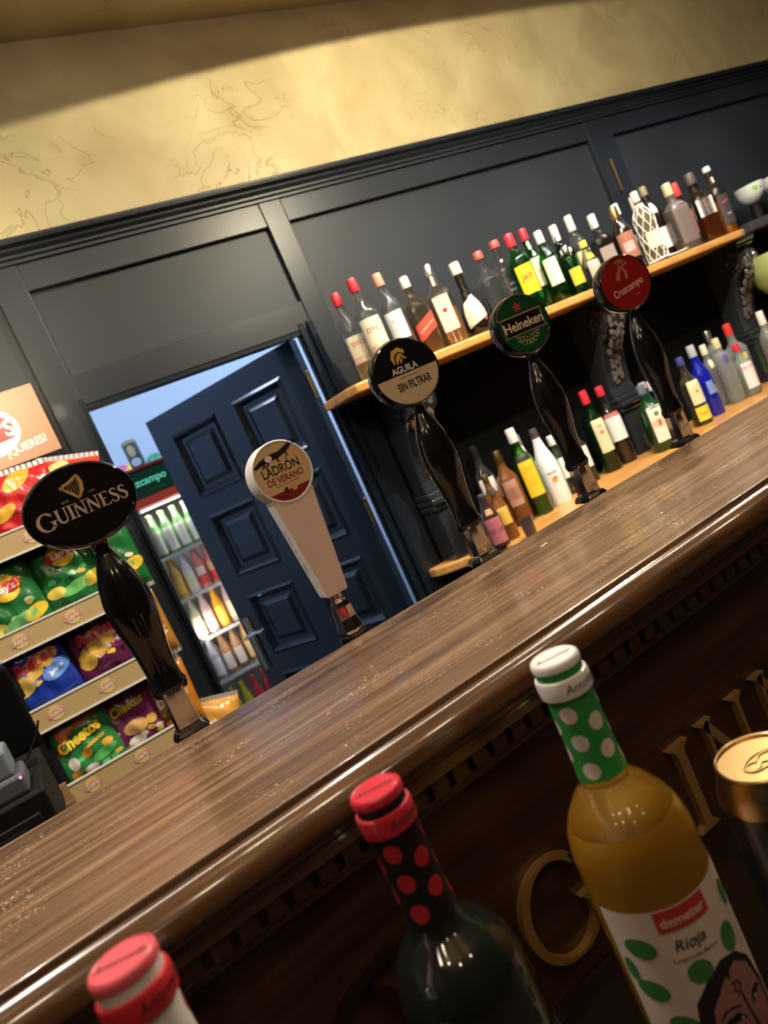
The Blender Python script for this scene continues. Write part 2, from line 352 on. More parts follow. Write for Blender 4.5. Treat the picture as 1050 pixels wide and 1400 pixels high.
for i in range(126):
    x = -.30 + i * .0195
    if dm is None: d0 = bx('dentil', -.0065, .0065, .476, .487, BZ - .060, BZ - .046, DARKWOOD, bar); dm = d0.data; d0.location.x = x
    else: o = bpy.data.objects.new('dentil', dm); link(o, bar); o.location.x = x
bx('panel', XB0, XB1, .56, .75, FLOOR, BZ - .035, DARKWOOD, bar)
# raised letters on the front
X0 = .209; LH = .084; LC = -.398
let = {'G': (.209, 0), 'U': (.292, 0), 'I': (.403, 0), 'N': (.447, 0)}
def gold(ch, x, hh=LH):
    m = MB(); g, adv = serif(ch)
    for pts, ws in g: m.ribbon([(x + p[0] * hh * .94, LC - LH / 2 + p[1] * hh) for p in pts], [w_ * hh * (.68 if ch == 'G' else .85) for w_ in ws], lambda u, v, d: (u, d, v), .4925, .501)
    tag(m.build('letter', GOLD, bar), 'raised gold letter %s on the dark bar front' % ch)
x = .206
for ch, nx in zip('GUINNESS', (.206, .291, .402, .443, .528, .612, .676, .734)): gold(ch, nx)
# lower shelf of the bar on the guests' side
led = bx('ledge', XB0, XB1, .12, .500, -.50, -.4605, mat((.016, .009, .007), .35), None, .003)
tag(led, 'dark lower ledge in front of the bar carrying the wine bottles', 'ledge')
# big dim round harp-like emblem left of the letters
m = MB(); A = [math.radians(t) for t in range(60, 300, 8)]
m.ribbon([(.115 + .085 * math.cos(a), -.405 + .075 * math.sin(a)) for a in A], [.0045] * len(A), lambda u, v, d: (u, d, v), .494, .501)
m.ribbon([(.085, -.345), (.105, -.37), (.12, -.41), (.128, -.45)], [.003, .006, .006, .004], lambda u, v, d: (u, d, v), .494, .501)
tag(m.build('emblem', mat((.16, .085, .03), .45, 1), bar), 'dim bronze curved emblem left of the letters')

# ------------------------------------------------------------------ beer taps
tw = thing('tap_tower', 'low black tap rail hidden behind the bar edge under the tap handles', 'tap tower', (0, .78, 0))
bx('rail', -.02, 1.02, -.012, .05, -.34, -.235, BLACK, tw, .004)
for x in (.12, .9): bx('post', x - .03, x + .03, .0, .04, FLOOR, -.34, STEEL, tw)
TX = [.086, .288, .489, .687, .896]
for x in TX: MB().lathe([(.012, -.24), (.012, -.197)], 12, cx=x).build('tap_neck', STEEL, tw, True)
def fxz(y0): return lambda u, v: (u, y0, v)
def tap(x, a, b, rot, label, n=20):
    t = thing('beer_tap', label, 'tap handle', (x, .78, -.195), 0, 'tap handles along the bar')
    fl = MB().lathe([(0, 0), (.0195, 0), (.0195, .004), (.016, .009), (0, .009)], 8, 4); fl.build('base_flange', BLACK, t, False, .001)
    fe = MB().lathe([(.0135, .008), (.0130, .012), (.0120, .048), (.0128, .052), (0, .052)], 8, 5); fe.build('ferrule', CHROME, t, False, .0015)
    g = MB(); P = [(0, .046), (.0165, .047), (.0188, .052), (.0185, .056), (.0165, .060), (.0160, .075), (.0172, .092), (.0195, .108), (.0228, .126), (.0242, .140), (.0236, .155), (.0205, .172), (.0150, .188), (.0095, .200), (.0075, .208), (.0088, .214), (.0130, .220), (.008, .224), (0, .225)]
    g.lathe(P, n, 2.0, sx=1, sy=.72); g.build('grip', BLACK, t, True)
    bz = .255; bd = thing('badge', None, None); bd.parent = t; bd.location = (0, 0, bz); bd.rotation_euler = (0, 0, rot)
    m = MB(); prof = [(0, .014), (.80, .014), (.95, .010), (1.0, .002), (1.0, -.006), (.965, -.0115), (.93, -.0122), (.915, -.0105), (0, -.0105)]
    nn = 56; v = []
    for r, y in prof:
        for i in range(nn): q = 2 * PI * i / nn; v.append((r * a * math.cos(q), y, r * b * math.sin(q)))
    fs = [(k * nn + i, k * nn + (i + 1) % nn, (k + 1) * nn + (i + 1) % nn, (k + 1) * nn + i) for k in range(len(prof) - 1) for i in range(nn)]
    m.add(v, fs)
    # the badge body is the part itself; its prints are sub-parts
    o = m.build('badge', BLACK, t, True); o.location = (0, 0, bz); o.rotation_euler = (0, 0, rot)
    bpy.data.objects.remove(bd)
    return t, o
FY = -.0109
def face(bd, a, b, m, y=FY, name='badge_face'): return MB().fan(circ(0, 0, a, b, 48), fxz(y), 1).build(name, m, bd, normals=False)
def F(y): return lambda u, v: (u, y, v)
def F3(y): return lambda u, v, d: (u, d, v)
# 1: oval black badge with a harp and the word
t, bd = tap(TX[0], .0545, .0415, 0, 'black tap handle with wide oval black badge and gold harp, leftmost tap')
face(bd, .050, .037, mat((.008, .006, .006), .15, coat=1))
m = serif_word(MB(), 'GUINNESS', F3(0), 0.000, -.0035, .0140, -.0112, -.0109, 1.22, .02, 1.35); m.build('lettering', mat((.70, .54, .44), .4), bd)
m = MB(); g = lambda u, v, d: (u, d, v)
m.ribbon([(-.0105, .0195), (-.0085, .0225), (-.003, .0235), (.003, .0262), (.0075, .0285)], [.0008, .0014, .0012, .0015, .0007], g, -.0112, -.0109)
m.ribbon([(.0070, .0275), (.0080, .020), (.0060, .013), (.001, .0065)], [.0014, .0018, .0018, .0010], g, -.0112, -.0109)
m.ribbon([(-.0105, .0200), (-.0075, .0165), (-.003, .0115), (.001, .0065)], [.0010, .0012, .0014, .0012], g, -.0112, -.0109)
m.ribbon([(-.0108, .0195), (-.0125, .0205), (-.0115, .0222), (-.0098, .0213)], [.0007] * 4, g, -.0112, -.0109)
for i in range(5): m.ribbon([(-.0055 + i * .0024, .0150 - i * .0015 + (.0 if i < 3 else .0)), (-.005 + i * .0024, .0224 + i * .0006)], [.00022] * 2, g, -.0112, -.0109)
m.build('harp_emblem', mat((.66, .40, .14), .4), bd)
m = text(text(MB(), 'ESTD', F(-.0111), -.013, .0075, .0022), '1759', F(-.0111), .0135, .0085, .0022); m.build('small_print', mat((.5, .42, .35), .4), bd, normals=False)
# 3: black and beige badge
t, bd = tap(TX[2], .0465, .0425, -.10, 'black tap handle with round badge half black, half beige')
face(bd, .0435, .0395, mat((.008, .008, .010), .15, coat=1))
P = [(.0432 * math.cos(q), .0392 * math.sin(q)) for q in [math.radians(t_) for t_ in np.linspace(180 + 2, 360 - 2, 30)]]
MB().fan(P, F(-.0111), 1, c=(0, -.012)).build('lower_half', mat((.66, .50, .33), .35, coat=1), bd, normals=False)
m = text(MB(), 'AGUILA', F(-.0112), -.001, .0045, .0078, .92, bold=.025)
m.build('white_lettering', mat((.75, .72, .65), .4), bd, normals=False)
m = text(MB(), 'SIN FILTRAR', F(-.0113), .004, -.0155, .0098, .62, bold=.03); text(m, 'SABOR ORIGINAL', F(-.0113), .001, -.0055, .0022, 1.1); m.build('black_lettering', INK, bd, normals=False)
m = MB()
m.ribbon([(-.0110, .0120), (-.0115, .0200), (-.0075, .0265), (.0000, .0285), (.0062, .0245), (.0060, .0215)], [.0006, .0022, .0030, .0028, .0020, .0004], g, -.0113, -.0110)
m.ribbon([(-.0075, .0115), (-.0055, .0170), (-.0010, .0215), (.0030, .0230)], [.0008, .0024, .0024, .0008], g, -.0113, -.0110)
m.ribbon([(.0010, .0215), (.0035, .0175), (.0075, .0150)], [.0016, .0016, .0003], g, -.0113, -.0110)
m.ribbon([(-.0025, .0115), (-.0010, .0150), (.0005, .0170)], [.0006, .0015, .0006], g, -.0113, -.0110)
m.build('eagle_emblem', mat((.75, .42, .10), .4), bd)
m = MB()
for k in range(3): m.ribbon([((.024 + k * .007) * math.cos(q), -.012 + (.017 + k * .005) * math.sin(q)) for q in np.linspace(PI * 1.08, PI * 1.92, 18)], [.0006] * 18, g, -.01118, -.0111)
m.build('print_lines', mat((.64, .52, .36), .4), bd)
# 4: green badge
t, bd = tap(TX[3], .0430, .0415, -.12, 'black tap handle with round green badge and red star')
face(bd, .0400, .0385, mat((.008, .070, .026), .18, coat=1))
m = MB(); m.fan([(.0085 * (1 if i % 2 == 0 else .42) * math.sin(i * PI / 5), .0240 + .0085 * (1 if i % 2 == 0 else .42) * math.cos(i * PI / 5)) for i in range(10)], F(-.0113), 1); m.build('star', mat((.5, .03, .03), .35, coat=1), bd, normals=False)
ban = [(-.0315, -.008), (-.0315, .0105), (-.0335, .013), (.0335, .013), (.0315, .0105), (.0315, -.008), (.0335, -.0105), (-.0335, -.0105)]
MB().prism([(u * 1.04, v * 1.1) for u, v in ban], lambda u, v, d: (u, d, v), -.0112, -.0109).build('banner_border', mat((.50, .36, .22), .4), bd)
MB().prism(ban, lambda u, v, d: (u, d, v), -.0114, -.0109).build('banner', mat((.012, .008, .006), .25), bd)
text(MB(), 'Heineken', F(-.0116), 0, .0012, .0125, .94, bold=.018).build('lettering', mat((.78, .62, .48), .4), bd, normals=False)
m = MB()
for s_ in (-1, 1):
    for cx, cz, r in ((.005, -.019, .003), (.011, -.018, .0032), (.0165, -.0165, .0028), (.003, -.025, .0025), (.009, -.0235, .003), (.015, -.0205, .002)):
        m.ribbon([(s_ * (cx + r * math.cos(q)), cz + r * math.sin(q)) for q in np.linspace(0, 5.4, 14)], [.0004] * 14, g, -.0113, -.0110)
m.build('ornament', mat((.45, .40, .22), .4), bd)
# 5: red badge
t, bd = tap(TX[4], .0440, .0415, -.24, 'black tap handle with round red badge, rightmost tap')
face(bd, .0410, .0385, mat((.28, .012, .016), .15, coat=1))
m = text(MB(), 'Cruzcampo', F(-.0112), .001, -.008, .0105, .78, bold=.012, rot=math.radians(9), shear=.12)
m.build('lettering', mat((.78, .46, .34), .4), bd, normals=False)
m = MB()
m.ribbon([(-.010, .006), (-.008, .012), (-.004, .018), (-.001, .021)], [.0035, .003, .002, .0012], g, -.0113, -.0110)
m.ribbon([(.002, .021), (.006, .014), (.004, .004)], [.0012, .0025, .0018], g, -.0113, -.0110)
m.ribbon([(.0025 + .0038 * math.cos(q), .0255 + .0042 * math.sin(q)) for q in np.linspace(0, 2 * PI, 16)], [.0011] * 16, g, -.0113, -.0110)
m.ribbon([(-.0065, .030), (-.002, .0325), (.004, .0325), (.010, .0295)], [.0006, .0014, .0014, .0006], g, -.0113, -.0110)
m.ribbon([(.008, .024), (.0115, .027), (.012, .021)], [.0008, .0016, .0006], g, -.0113, -.0110)
m.build('figure_emblem', mat((.42, .15, .08), .4), bd)
text(MB(), '1904', F(-.0112), .012, -.022, .003).build('small_print', mat((.5, .16, .10), .4), bd, normals=False)
# 2: white paddle handle
t = thing('beer_tap', 'white tapered paddle tap handle with round beige badge', 'tap handle', (TX[1], .78, -.195), 0, 'tap handles along the bar')
MB().lathe([(0, 0), (.017, 0), (.017, .005), (.013, .009), (0, .009)], 10).build('base_flange', BLACK, t, False, .001)
MB().lathe([(.0, .008), (.0150, .008), (.0160, .012), (.0135, .026), (.0125, .040), (.0105, .046), (.0075, .050), (.0070, .060), (0, .060)], 8).build('ferrule', CHROME, t, False, .0008)
PW = mat((.86, .84, .82), .35, coat=.4)
MB().prism([(-.0140, .056), (.0140, .056), (.0265, .180), (-.0265, .180)], lambda u, v, d: (u, d, v), -.012, .012).build('paddle', PW, t, False, .0025)
MB().prism([(-.0128, .0575), (.0128, .0575), (.0250, .1785), (-.0250, .1785)], lambda u, v, d: (u, d, v), -.0128, -.0119).build('paddle_front', mat((.78, .60, .53), .3, coat=.5), t)  # thin added sheet, pinker than the white paddle behind it
m = MB(); prof = [(0, .013), (.033, .013), (.0355, .011), (.0355, -.013), (.0345, -.0145), (.0335, -.0145), (.0325, -.0132), (0, -.0132)]
v = [(r * math.cos(2 * PI * i / 56), y, r * math.sin(2 * PI * i / 56)) for r, y in prof for i in range(56)]
m.add(v, [(k * 56 + i, k * 56 + (i + 1) % 56, (k + 1) * 56 + (i + 1) % 56, (k + 1) * 56 + i) for k in range(len(prof) - 1) for i in range(56)])
bd = m.build('badge', PW, t, True); bd.location = (0, 0, .205)
face(bd, .0322, .0322, mat((.72, .48, .26), .2, coat=1), -.0136)
P = [(.0318 * math.cos(q), .0318 * math.sin(q)) for q in np.linspace(PI * 1.22, PI * 1.78, 20)]
MB().fan(P, F(-.0138), 1, c=(0, -.024)).build('red_segment', mat((.24, .02, .03), .3), bd, normals=False)
MB().fan(circ(.005, -.0205, .0036), F(-.0140), 1).build('orange_slice', mat((.75, .35, .06), .4), bd, normals=False)
text(MB(), 'LADRÓN', F(-.0138), -.001, .0045, .0100, .80, bold=.018).build('black_lettering', INK, bd, normals=False)
text(MB(), 'DE VERANO', F(-.0138), 0, -.0068, .0072, .80, bold=.02).build('red_lettering', mat((.25, .02, .03), .4), bd, normals=False)
m = MB()
m.ribbon([(-.029, .0135), (-.020, .0170), (-.008, .0190), (.004, .0195), (.016, .0235), (.021, .0260)], [.0014, .0028, .0036, .0030, .0028, .0014], g, -.0140, -.0136)
for pts in ([(-.016, .016), (-.018, .012), (-.021, .0105)], [(-.011, .0175), (-.013, .0125), (-.017, .0100)], [(.002, .0180), (-.001, .0135), (.002, .0115)], [(.010, .0205), (.013, .0165), (.010, .0135)], [(.0185, .0250), (.0190, .0295)], [(.021, .0260), (.0255, .0250)]): m.ribbon(pts, [.0012, .0010, .0006][:len(pts)], g, -.0140, -.0136)
m.ribbon([(-.004, -.0225), (-.006, -.0195), (-.003, -.0175)], [.002, .0022, .001], g, -.0142, -.0138)
m.build('fox_print', INK, bd)
m = MB().fan(circ(-.010, .0185, .0042, .0038), F(-.0142), 1); m.build('sack_print', WHITE, bd, normals=False)
text(MB(), 'TINTO DE VERANO', F(-.0138), 0, -.0135, .0016, 1.5).build('small_print', INK, bd, normals=False)
side = lambda u, v: (-.0205 + (v - .115) * -.1008 - .0003, u, v)
m = text(MB(), 'Ladrón de verano', lambda u, v: (-(.0140 + (v - .056) * .1008) - .0004, u, v), 0, .118, .0045, 1.15, rot=PI / 2, shear=.3)
m.build('side_script', INK, t, normals=False)

# ------------------------------------------------------------------ bottles
def glass(col, tr=.85, rough=.03): return mat(col, rough, trans=tr, ior=1.45, spec=.6)
KIND = {
 'std': ([(0, 0), (.9, 0), (1, .02), (1, .56), (.96, .61), (.80, .67), (.50, .73), (.38, .79), (.35, .93)], 2.0),
 'sq': ([(0, 0), (.92, 0), (1, .02), (1, .60), (.96, .64), (.66, .69), (.40, .73), (.36, .78), (.34, .93)], 4.5),
 'wine': ([(0, 0), (.93, 0), (1, .02), (1, .60), (.96, .66), (.8, .71), (.5, .755), (.38, .79), (.36, .96)], 2.0),
 'slope': ([(0, 0), (.94, 0), (1, .03), (1, .42), (.95, .52), (.78, .62), (.52, .74), (.38, .84), (.35, .94)], 2.0),
 'tall': ([(0, 0), (.94, 0), (1, .02), (1, .50), (.96, .58), (.74, .66), (.48, .74), (.40, .82), (.38, .94)], 2.0),
 'cyl': ([(0, 0), (.94, 0), (1, .02), (1, .70), (.92, .745), (.6, .78), (.42, .80), (.40, .93)], 2.0),
 'dec': ([(0, 0), (.7, 0), (.9, .04), (1, .16), (.96, .30), (.75, .42), (.42, .52), (.35, .62), (.34, .93)], 2.0),
 'beer': ([(0, 0), (.9, 0), (1, .02), (1, .52), (.92, .60), (.62, .72), (.46, .84), (.42, .96)], 2.0)}
def surf(kind, R, H):
    P, e = KIND[kind]; zs = [p[1] * H for p in P]; rs = [p[0] * R for p in P]
    def fn(phi, z, off=.0008):
        r = float(np.interp(z, zs, rs)) + off; c, s_ = math.cos(phi), math.sin(phi)
        q = (abs(c) ** e + abs(s_) ** e) ** (-1 / e); return (r * q * c, r * q * s_, z)
    return fn
def bottle(x, y, z0, H, kind, R, gcol, cap, lab=None, label='', rz=-.5, tr=.985, capz=.86, liq=None, group='bottles', name='liquor_bottle', n=20, capr=None, cat='bottle', marks=(), th=None):
    t = thing(name, label, cat, (x, y, z0), rz, group)
    P, e = KIND[kind]
    if tr >= .8:      # hollow glass: outer wall, inner wall, thick foot
        out = [(r * R, z * H) for r, z in P]; inn = [(max(r * R - .0022, 0), max(z * H, .006)) for r, z in P[1:]]
        MB().lathe(out + [(out[-1][0] - .0022, out[-1][1])] + inn[::-1] + [(0, .006)], n, e).build('glass_body', glass(gcol, tr), t, True)
    else: MB().lathe([(r * R, z * H) for r, z in P] + [(0, P[-1][1] * H)], n, e).build('glass_body', glass(gcol, tr), t, True)
    if liq:
        c_, fill = liq; zz = [p for p in P if p[1] < fill]
        MB().lathe([(max(r * R - .0026, 0), max(z * H, .0065)) for r, z in zz[1:]] + [(float(np.interp(fill, [p[1] for p in P], [p[0] for p in P])) * R - .0026, fill * H), (0, fill * H)], n, e).build('liquid', mat(c_, .1, trans=.25), t, True)
    cr = capr or R * .42
    if kind == 'cyl': cr = capr or R * .48
    MB().lathe([(cr * .98, capz * H), (cr, (capz + .01) * H), (cr * .96, .985 * H), (cr * .86, H), (0, H)], 14).build('cap', cap, t, True)
    s_ = surf(kind, R, H)
    fn = lambda u, v: s_(-PI / 2 + u / R, v * H)
    for lb in (lab or ()):
        col, z0_, z1_, hw = lb[:4]; sl = lb[4] if len(lb) > 4 else 0
        m = MB().grid(-hw, hw, z0_, z1_, 12, 14, lambda u, v: fn(u, v + sl * u / R)); m.build('label', mat(col, .5), t, True, normals=False)
    for mk in marks:
        body, col, zc, hh = mk[:4]; kw = mk[4] if len(mk) > 4 else {}
        f2 = lambda u, v: s_(-PI / 2 + u / R, v, .0011)
        m = MB()
        if body == 'DOT': m.fan(circ(kw.get('u', 0), zc * H, hh, kw.get('rv', hh), 12), f2, 2)
        else: text(m, body, f2, kw.get('u', 0), zc * H, hh, kw.get('sx', 1), kw.get('shear', 0), kw.get('rot', 0), kw.get('bold', .02))
        m.build('lettering', mat(col, .5), t, normals=False)
    return t
# shelves
sh = thing('wall_shelf', 'upper honey-coloured wooden shelf on the dark panelled wall', 'shelf', (0, 0, 0))
MB().prism([(1.07, 2.243), (1.07, 2.05), (1.085, 2.01), (1.12, 2.0), (3.08, 2.0), (3.125, 2.015), (3.14, 2.05), (3.14, 2.243)], lambda u, v, d: (u, v, d), .150, .180).build('shelf_board', SHELFWOOD, sh, False, .006)
lc = thing('back_counter', 'lower honey-coloured wooden back counter under the wall shelf', 'counter', (0, 0, 0))
CZ = -.485
P = [(1.175, 2.243), (1.18, 2.20), (1.20, 2.17), (1.25, 2.12), (1.30, 2.05), (1.345, 1.95), (1.37, 1.84), (1.42, 1.80), (4.1, 1.80), (4.1, 2.243)]
MB().prism(P, lambda u, v, d: (u, v, d), CZ - .03, CZ).build('counter_board', SHELFWOOD, lc, False, .005)
bx('cabinet', 1.43, 4.08, 1.86, 2.24, FLOOR, CZ - .03, NEARBLACK, lc)
bx('backsplash_board', 1.245, 4.1, 2.245, 2.262, CZ - .02, .150, NEARBLACK, pane)
# carved brackets
CARVE = mat((.022, .025, .030), .22, coat=.8)
def corbel(x, label, w=.125, dpt=.20):
    t = thing('carved_bracket', label, 'bracket', (x, 2.244, 0), 0, 'carved brackets under the wall shelf')
    S = [(0, .150), (-dpt, .150), (-dpt, .138), (-dpt + .012, .132), (-dpt + .012, .118), (-dpt + .03, .112)]
    for q in np.linspace(100, 270, 9): S.append((-.135 + .050 * math.cos(math.radians(q)), .060 + .050 * math.sin(math.radians(q))))
    S += [(-.125, -.02), (-.105, -.08), (-.088, -.14), (-.080, -.20), (-.085, -.24), (0, -.24)]
    S[6:15] = [(-.135 - .052 * math.sin(math.radians(a)), .060 + .050 * math.cos(math.radians(a))) for a in np.linspace(10, 170, 9)]
    MB().prism(S, lambda u, v, d: (d, u, v), -w / 2, w / 2).build('scroll', CARVE, t, False, .004)
    for z0, z1, o in ((-.262, -.240, .105), (-.285, -.262, .118), (-.305, -.285, .108)): bx('moulding', -w / 2 - .008, w / 2 + .008, -o, 0, z0, z1, CARVE, t, .006)
    bx('plinth', -w / 2, w / 2, -.10, 0, CZ + .001, -.305, CARVE, t, .003)
    m = MB(); rnd = random.Random(3)
    for i in range(30):
        v = .095 - i * .0095; q = float(np.interp(-v, [-.11, -.06, 0, .08, .14, .2], [.150, .187, .168, .108, .09, .08]))
        for s_ in (-1, 0, 1):
            if rnd.random() < .85: m.ball((s_ * (.034 - .0006 * i) + rnd.uniform(-.006, .006), -q - .001, v + rnd.uniform(-.004, .004)), rnd.uniform(.007, .012), 8, (1, .7, 1.25))
    m.build('carving', mat((.10, .092, .085), .22, coat=.8), t, True)  # highlights on the black carved blobs put into a lighter base colour
    for s_ in (-1, 1):
        m = MB(); m.tube([(s_ * (w / 2), -.135 - (.040 - k * .0016) * math.sin(k * .42), .060 + (.040 - k * .0016) * math.cos(k * .42)) for k in range(22)], .0045, 6); m.build('volute', CARVE, t, True)
corbel(1.31, 'carved black scroll bracket nearest the open door')
corbel(2.27, 'carved black scroll bracket in the middle under the shelf')
corbel(3.16, 'carved black scroll bracket at the right end of the shelf')

CL = (.80, .84, .83); GR = (.06, .50, .13); BR = (.30, .11, .03); DK = (.02, .012, .01); AM = (.65, .26, .03)
SILV = mat((.75, .75, .75), .3, 1); GCAP = mat((.60, .42, .14), .3, 1); RC = mat((.60, .03, .05), .35); WC = WHITE; CC = mat((.78, .74, .60), .5); BC = BLACKM
LW = (.80, .79, .76); LCR = (.80, .72, .50); LY = (.85, .62, .02)
UP_G = 'bottles on the upper shelf'; LO_G = 'bottles on the lower counter'
U = .1803
QUEUE = []
def up(px, py, Y, kind, r, *a, **k):
    p = at(px, py, Y); QUEUE.append([p[0], Y, U, p[2] - U, kind, r * (1.12 if kind == 'sq' else 1.05), a, dict(k, group=UP_G)])
def lo(px, py, Y, kind, r, *a, **k):
    p = at(px, py, Y); QUEUE.append([p[0], Y, CZ + .0005, p[2] - CZ, kind, r * (1.08 if kind == 'sq' else 1.03), a, dict(k, group=LO_G)])
def place_bottles():       # nudge neighbours apart so that none touch, then build them
    for it in range(400):
        for i, a in enumerate(QUEUE):
            for b in QUEUE[i + 1:]:
                if a[2] != b[2]: continue
                ka = 1.16 if a[4] == 'sq' else 1.0; kb = 1.16 if b[4] == 'sq' else 1.0
                d = math.hypot(b[0] - a[0], b[1] - a[1]); need = a[5] * ka + b[5] * kb + .002
                if d < need:
                    ux, uy = (b[0] - a[0]) / (d + 1e-9), (b[1] - a[1]) / (d + 1e-9); q = (need - d) * .5
                    a[0] -= ux * q; a[1] -= uy * q; b[0] += ux * q; b[1] += uy * q
        for a in QUEUE:
            ymin = 2.03 if a[2] > 0 else 1.95
            a[1] = min(max(a[1], ymin), 2.240 - a[5] * 1.12)
            if a[2] < 0:
                for xc in (1.31, 2.27, 3.16):
                    if abs(a[0] - xc) < .075 + a[5]: a[1] = min(a[1], 2.115 - a[5])
    for x, y, z, H, kind, r, a, k in QUEUE: bottle(x, y, z, H, kind, r, *a, **k)
DY = ((LCR, .20, .50, .034), ((.60, .10, .07), .20, .27, .0341))
up(460, 400, 2.10, 'std', .035, CL, RC, DY, 'whisky bottle with red cap and cream and red label, leftmost on the upper shelf', -.35, liq=((.70, .40, .03), .45), marks=(('DYC', (.6, .12, .06), .41, .014),))
up(475, 384, 2.05, 'std', .037, CL, RC, ((LCR, .18, .56, .036), ((.60, .10, .07), .18, .28, .0361)), 'whisky bottle with red cap and large cream label, second on the upper shelf', -.40, liq=((.70, .42, .03), .42), marks=(('DYC', (.6, .12, .06), .44, .016),))
up(513, 375, 2.07, 'std', .037, CL, mat((.70, .30, .20), .4), ((LW, .26, .56, .031),), 'clear bottle with white and red cap and plain white label', -.55, marks=(('Barceló', (.25, .25, .35), .46, .006), ('RON', (.3, .3, .4), .36, .004)))
up(551, 379, 2.10, 'sq', .035, (.70, .62, .45), CC, (((.62, .06, .03), .24, .44, .034, .075),), 'square whisky bottle with cream cap and slanted red label', -.30, liq=((.35, .14, .02), .25), marks=(('JOHNNIE WALKER', (.8, .6, .4), .335, .0050, {'rot': .50}),))
up(581, 364, 2.08, 'sq', .036, (.80, .72, .60), SILV, ((LCR, .17, .60, .024), (LCR, .74, .86, .012)), 'bourbon bottle with amber base and cream label with red roses', -.62, liq=(AM, .42), marks=(('DOT', (.6, .03, .04), .42, .008), ('Four Roses', (.5, .25, .1), .53, .0045), ('BOURBON', (.4, .2, .1), .24, .004)))
up(619, 360, 2.07, 'dec', .043, DK, CC, ((LCR, .16, .50, .040, .05),), 'dark flask bottle with cream cap and waved cream label', -.55, tr=.3, capz=.84, marks=(('Brandy', (.5, .45, .3), .36, .009, {'shear': .3}), ('DOT', (.6, .05, .05), .17, .006, {'u': .03})))
up(655, 344, 2.12, 'sq', .038, (.75, .77, .76), mat((.55, .10, .09), .4), ((mat, 0, 0, 0),) and (), 'clear ribbed square bottle with small red cap, left of the pair', -.35, capz=.90, marks=())
up(670, 331, 2.13, 'sq', .040, (.60, .62, .62), mat((.50, .09, .08), .4), (((.03, .03, .03), .18, .52, .033),), 'square whiskey bottle with black label and white script print', -.45, capz=.91, liq=((.10, .035, .01), .30), marks=(('JACK', (.8, .8, .78), .44, .008), ("DANIEL'S", (.8, .8, .78), .365, .006), ('No.7', (.8, .8, .78), .28, .007)))
up(693, 321, 2.04, 'wine', .038, GR, RC, ((LY, .22, .58, .033),), 'green whisky bottle with red cap and bright yellow label', -.50, capz=.84, capr=.017, marks=(('J&B', (.65, .04, .03), .43, .020), ('RARE', (.6, .1, .05), .28, .004)))
up(712, 314, 2.15, 'std', .037, GR, mat((.50, .03, .05), .35), (((.80, .74, .48), .28, .62, .032), (LCR, .74, .84, .012)), 'green whiskey bottle with dark red cap and cream label', -.45, capz=.86, marks=(('JAMESON', (.35, .3, .2), .55, .005), ('DOT', (.5, .05, .05), .46, .004, {'rv': .008})))
up(735, 316, 2.07, 'std', .035, (.05, .42, .08), WC, (((.80, .77, .52), .24, .60, .026),), 'bright green bottle with white cap leaning light on its shoulder', -.70, capz=.83)
up(754, 309, 2.13, 'sq', .034, (.02, .12, .04), WC, (((.70, .70, .72), .58, .64, .020), ((.72, .25, .10), .42, .57, .013), ((.45, .30, .60), .14, .40, .012)), 'dark green bottle with narrow orange and violet label strip', -.40, capz=.78)
up(780, 293, 2.14, 'std', .036, CL, CC, (((.80, .78, .45), .30, .52, .028),), 'clear bottle with cream cap and pale yellow label', -.5, capz=.80)
up(770, 338, 2.03, 'cyl', .028, (.03, .34, .12), SILV, (((.85, .50, .03), .18, .52, .024),), 'small green bottle with orange-yellow label in the front row', -.5)
up(795, 330, 2.05, 'slope', .032, (.55, .55, .45), mat((.7, .65, .1), .4), (((.45, .42, .36), .15, .55, .026), (LY, .60, .72, .018)), 'grey glass bottle with yellow neck band', -.4)
up(809, 293, 2.10, 'sq', .034, (.35, .33, .33), WC, (((.30, .24, .22), .2, .5, .025),), 'dark glass bottle with a white pouring spout', -.5, capz=.80)
up(828, 287, 2.07, 'std', .038, DK, GCAP, (((.35, .14, .08), .20, .58, .034), ((.72, .40, .40), .30, .44, .020)), 'dark brown bottle with gold cap and reddish label', -.65, tr=.3, capz=.80, capr=.017)
up(845, 277, 2.14, 'std', .036, (.02, .03, .06), WC, (((.62, .68, .78), .40, .50, .033), ((.05, .06, .09), .2, .39, .033)), 'black bottle with white cap and pale blue banner label', -.6, tr=.3, capz=.84)
up(857, 272, 2.12, 'std', .037, (.75, .76, .70), CC, (((.06, .12, .42), .28, .50, .030),), 'clear bottle with cream cap and blue label', -.55, capz=.80)
p = at(865, 263, 2.04); HN = p[2] - U
nb = bottle(p[0], 2.04, U, HN, 'wine', .037, (.25, .18, .10), CC, (((.78, .76, .50), .20, .42, .030),), 'brown bottle wrapped in a white knotted net', -.5, tr=.5, capz=.86, group=UP_G)
s_ = surf('wine', .037, HN); m = MB()
for k in range(8):
    for dr in (-1, 1): m.tube([s_(2 * PI * k / 8 + dr * z * 11, z, .003) for z in np.linspace(.005, HN * .80, 22)], .0021, 4)
for z in (.01, HN * .8): m.tube([s_(q, z, .0035) for q in np.linspace(0, 2 * PI, 20)], .004, 5)
m.tube([(.03, -.03, .008), (.055, -.05, .004), (.075, -.045, .004), (.09, -.06, .004)], .003, 5); m.build('net', mat((.78, .77, .70), .7), nb, True)
up(882, 253, 2.12, 'wine', .037, DK, mat((.25, .22, .12), .4), (((.82, .82, .78), .15, .42, .030), ((.8, .8, .78), .62, .76, .012)), 'dark wine bottle with white neck band and white label', -.5, tr=.3, capz=.88)
up(903, 255, 2.07, 'sq', .038, (.11, .085, .08), mat((.55, .50, .30), .4), (((.16, .12, .11), .1, .70, .036),), 'matt brown square bottle with olive cap', -.3, tr=.1, capz=.82, capr=.019)
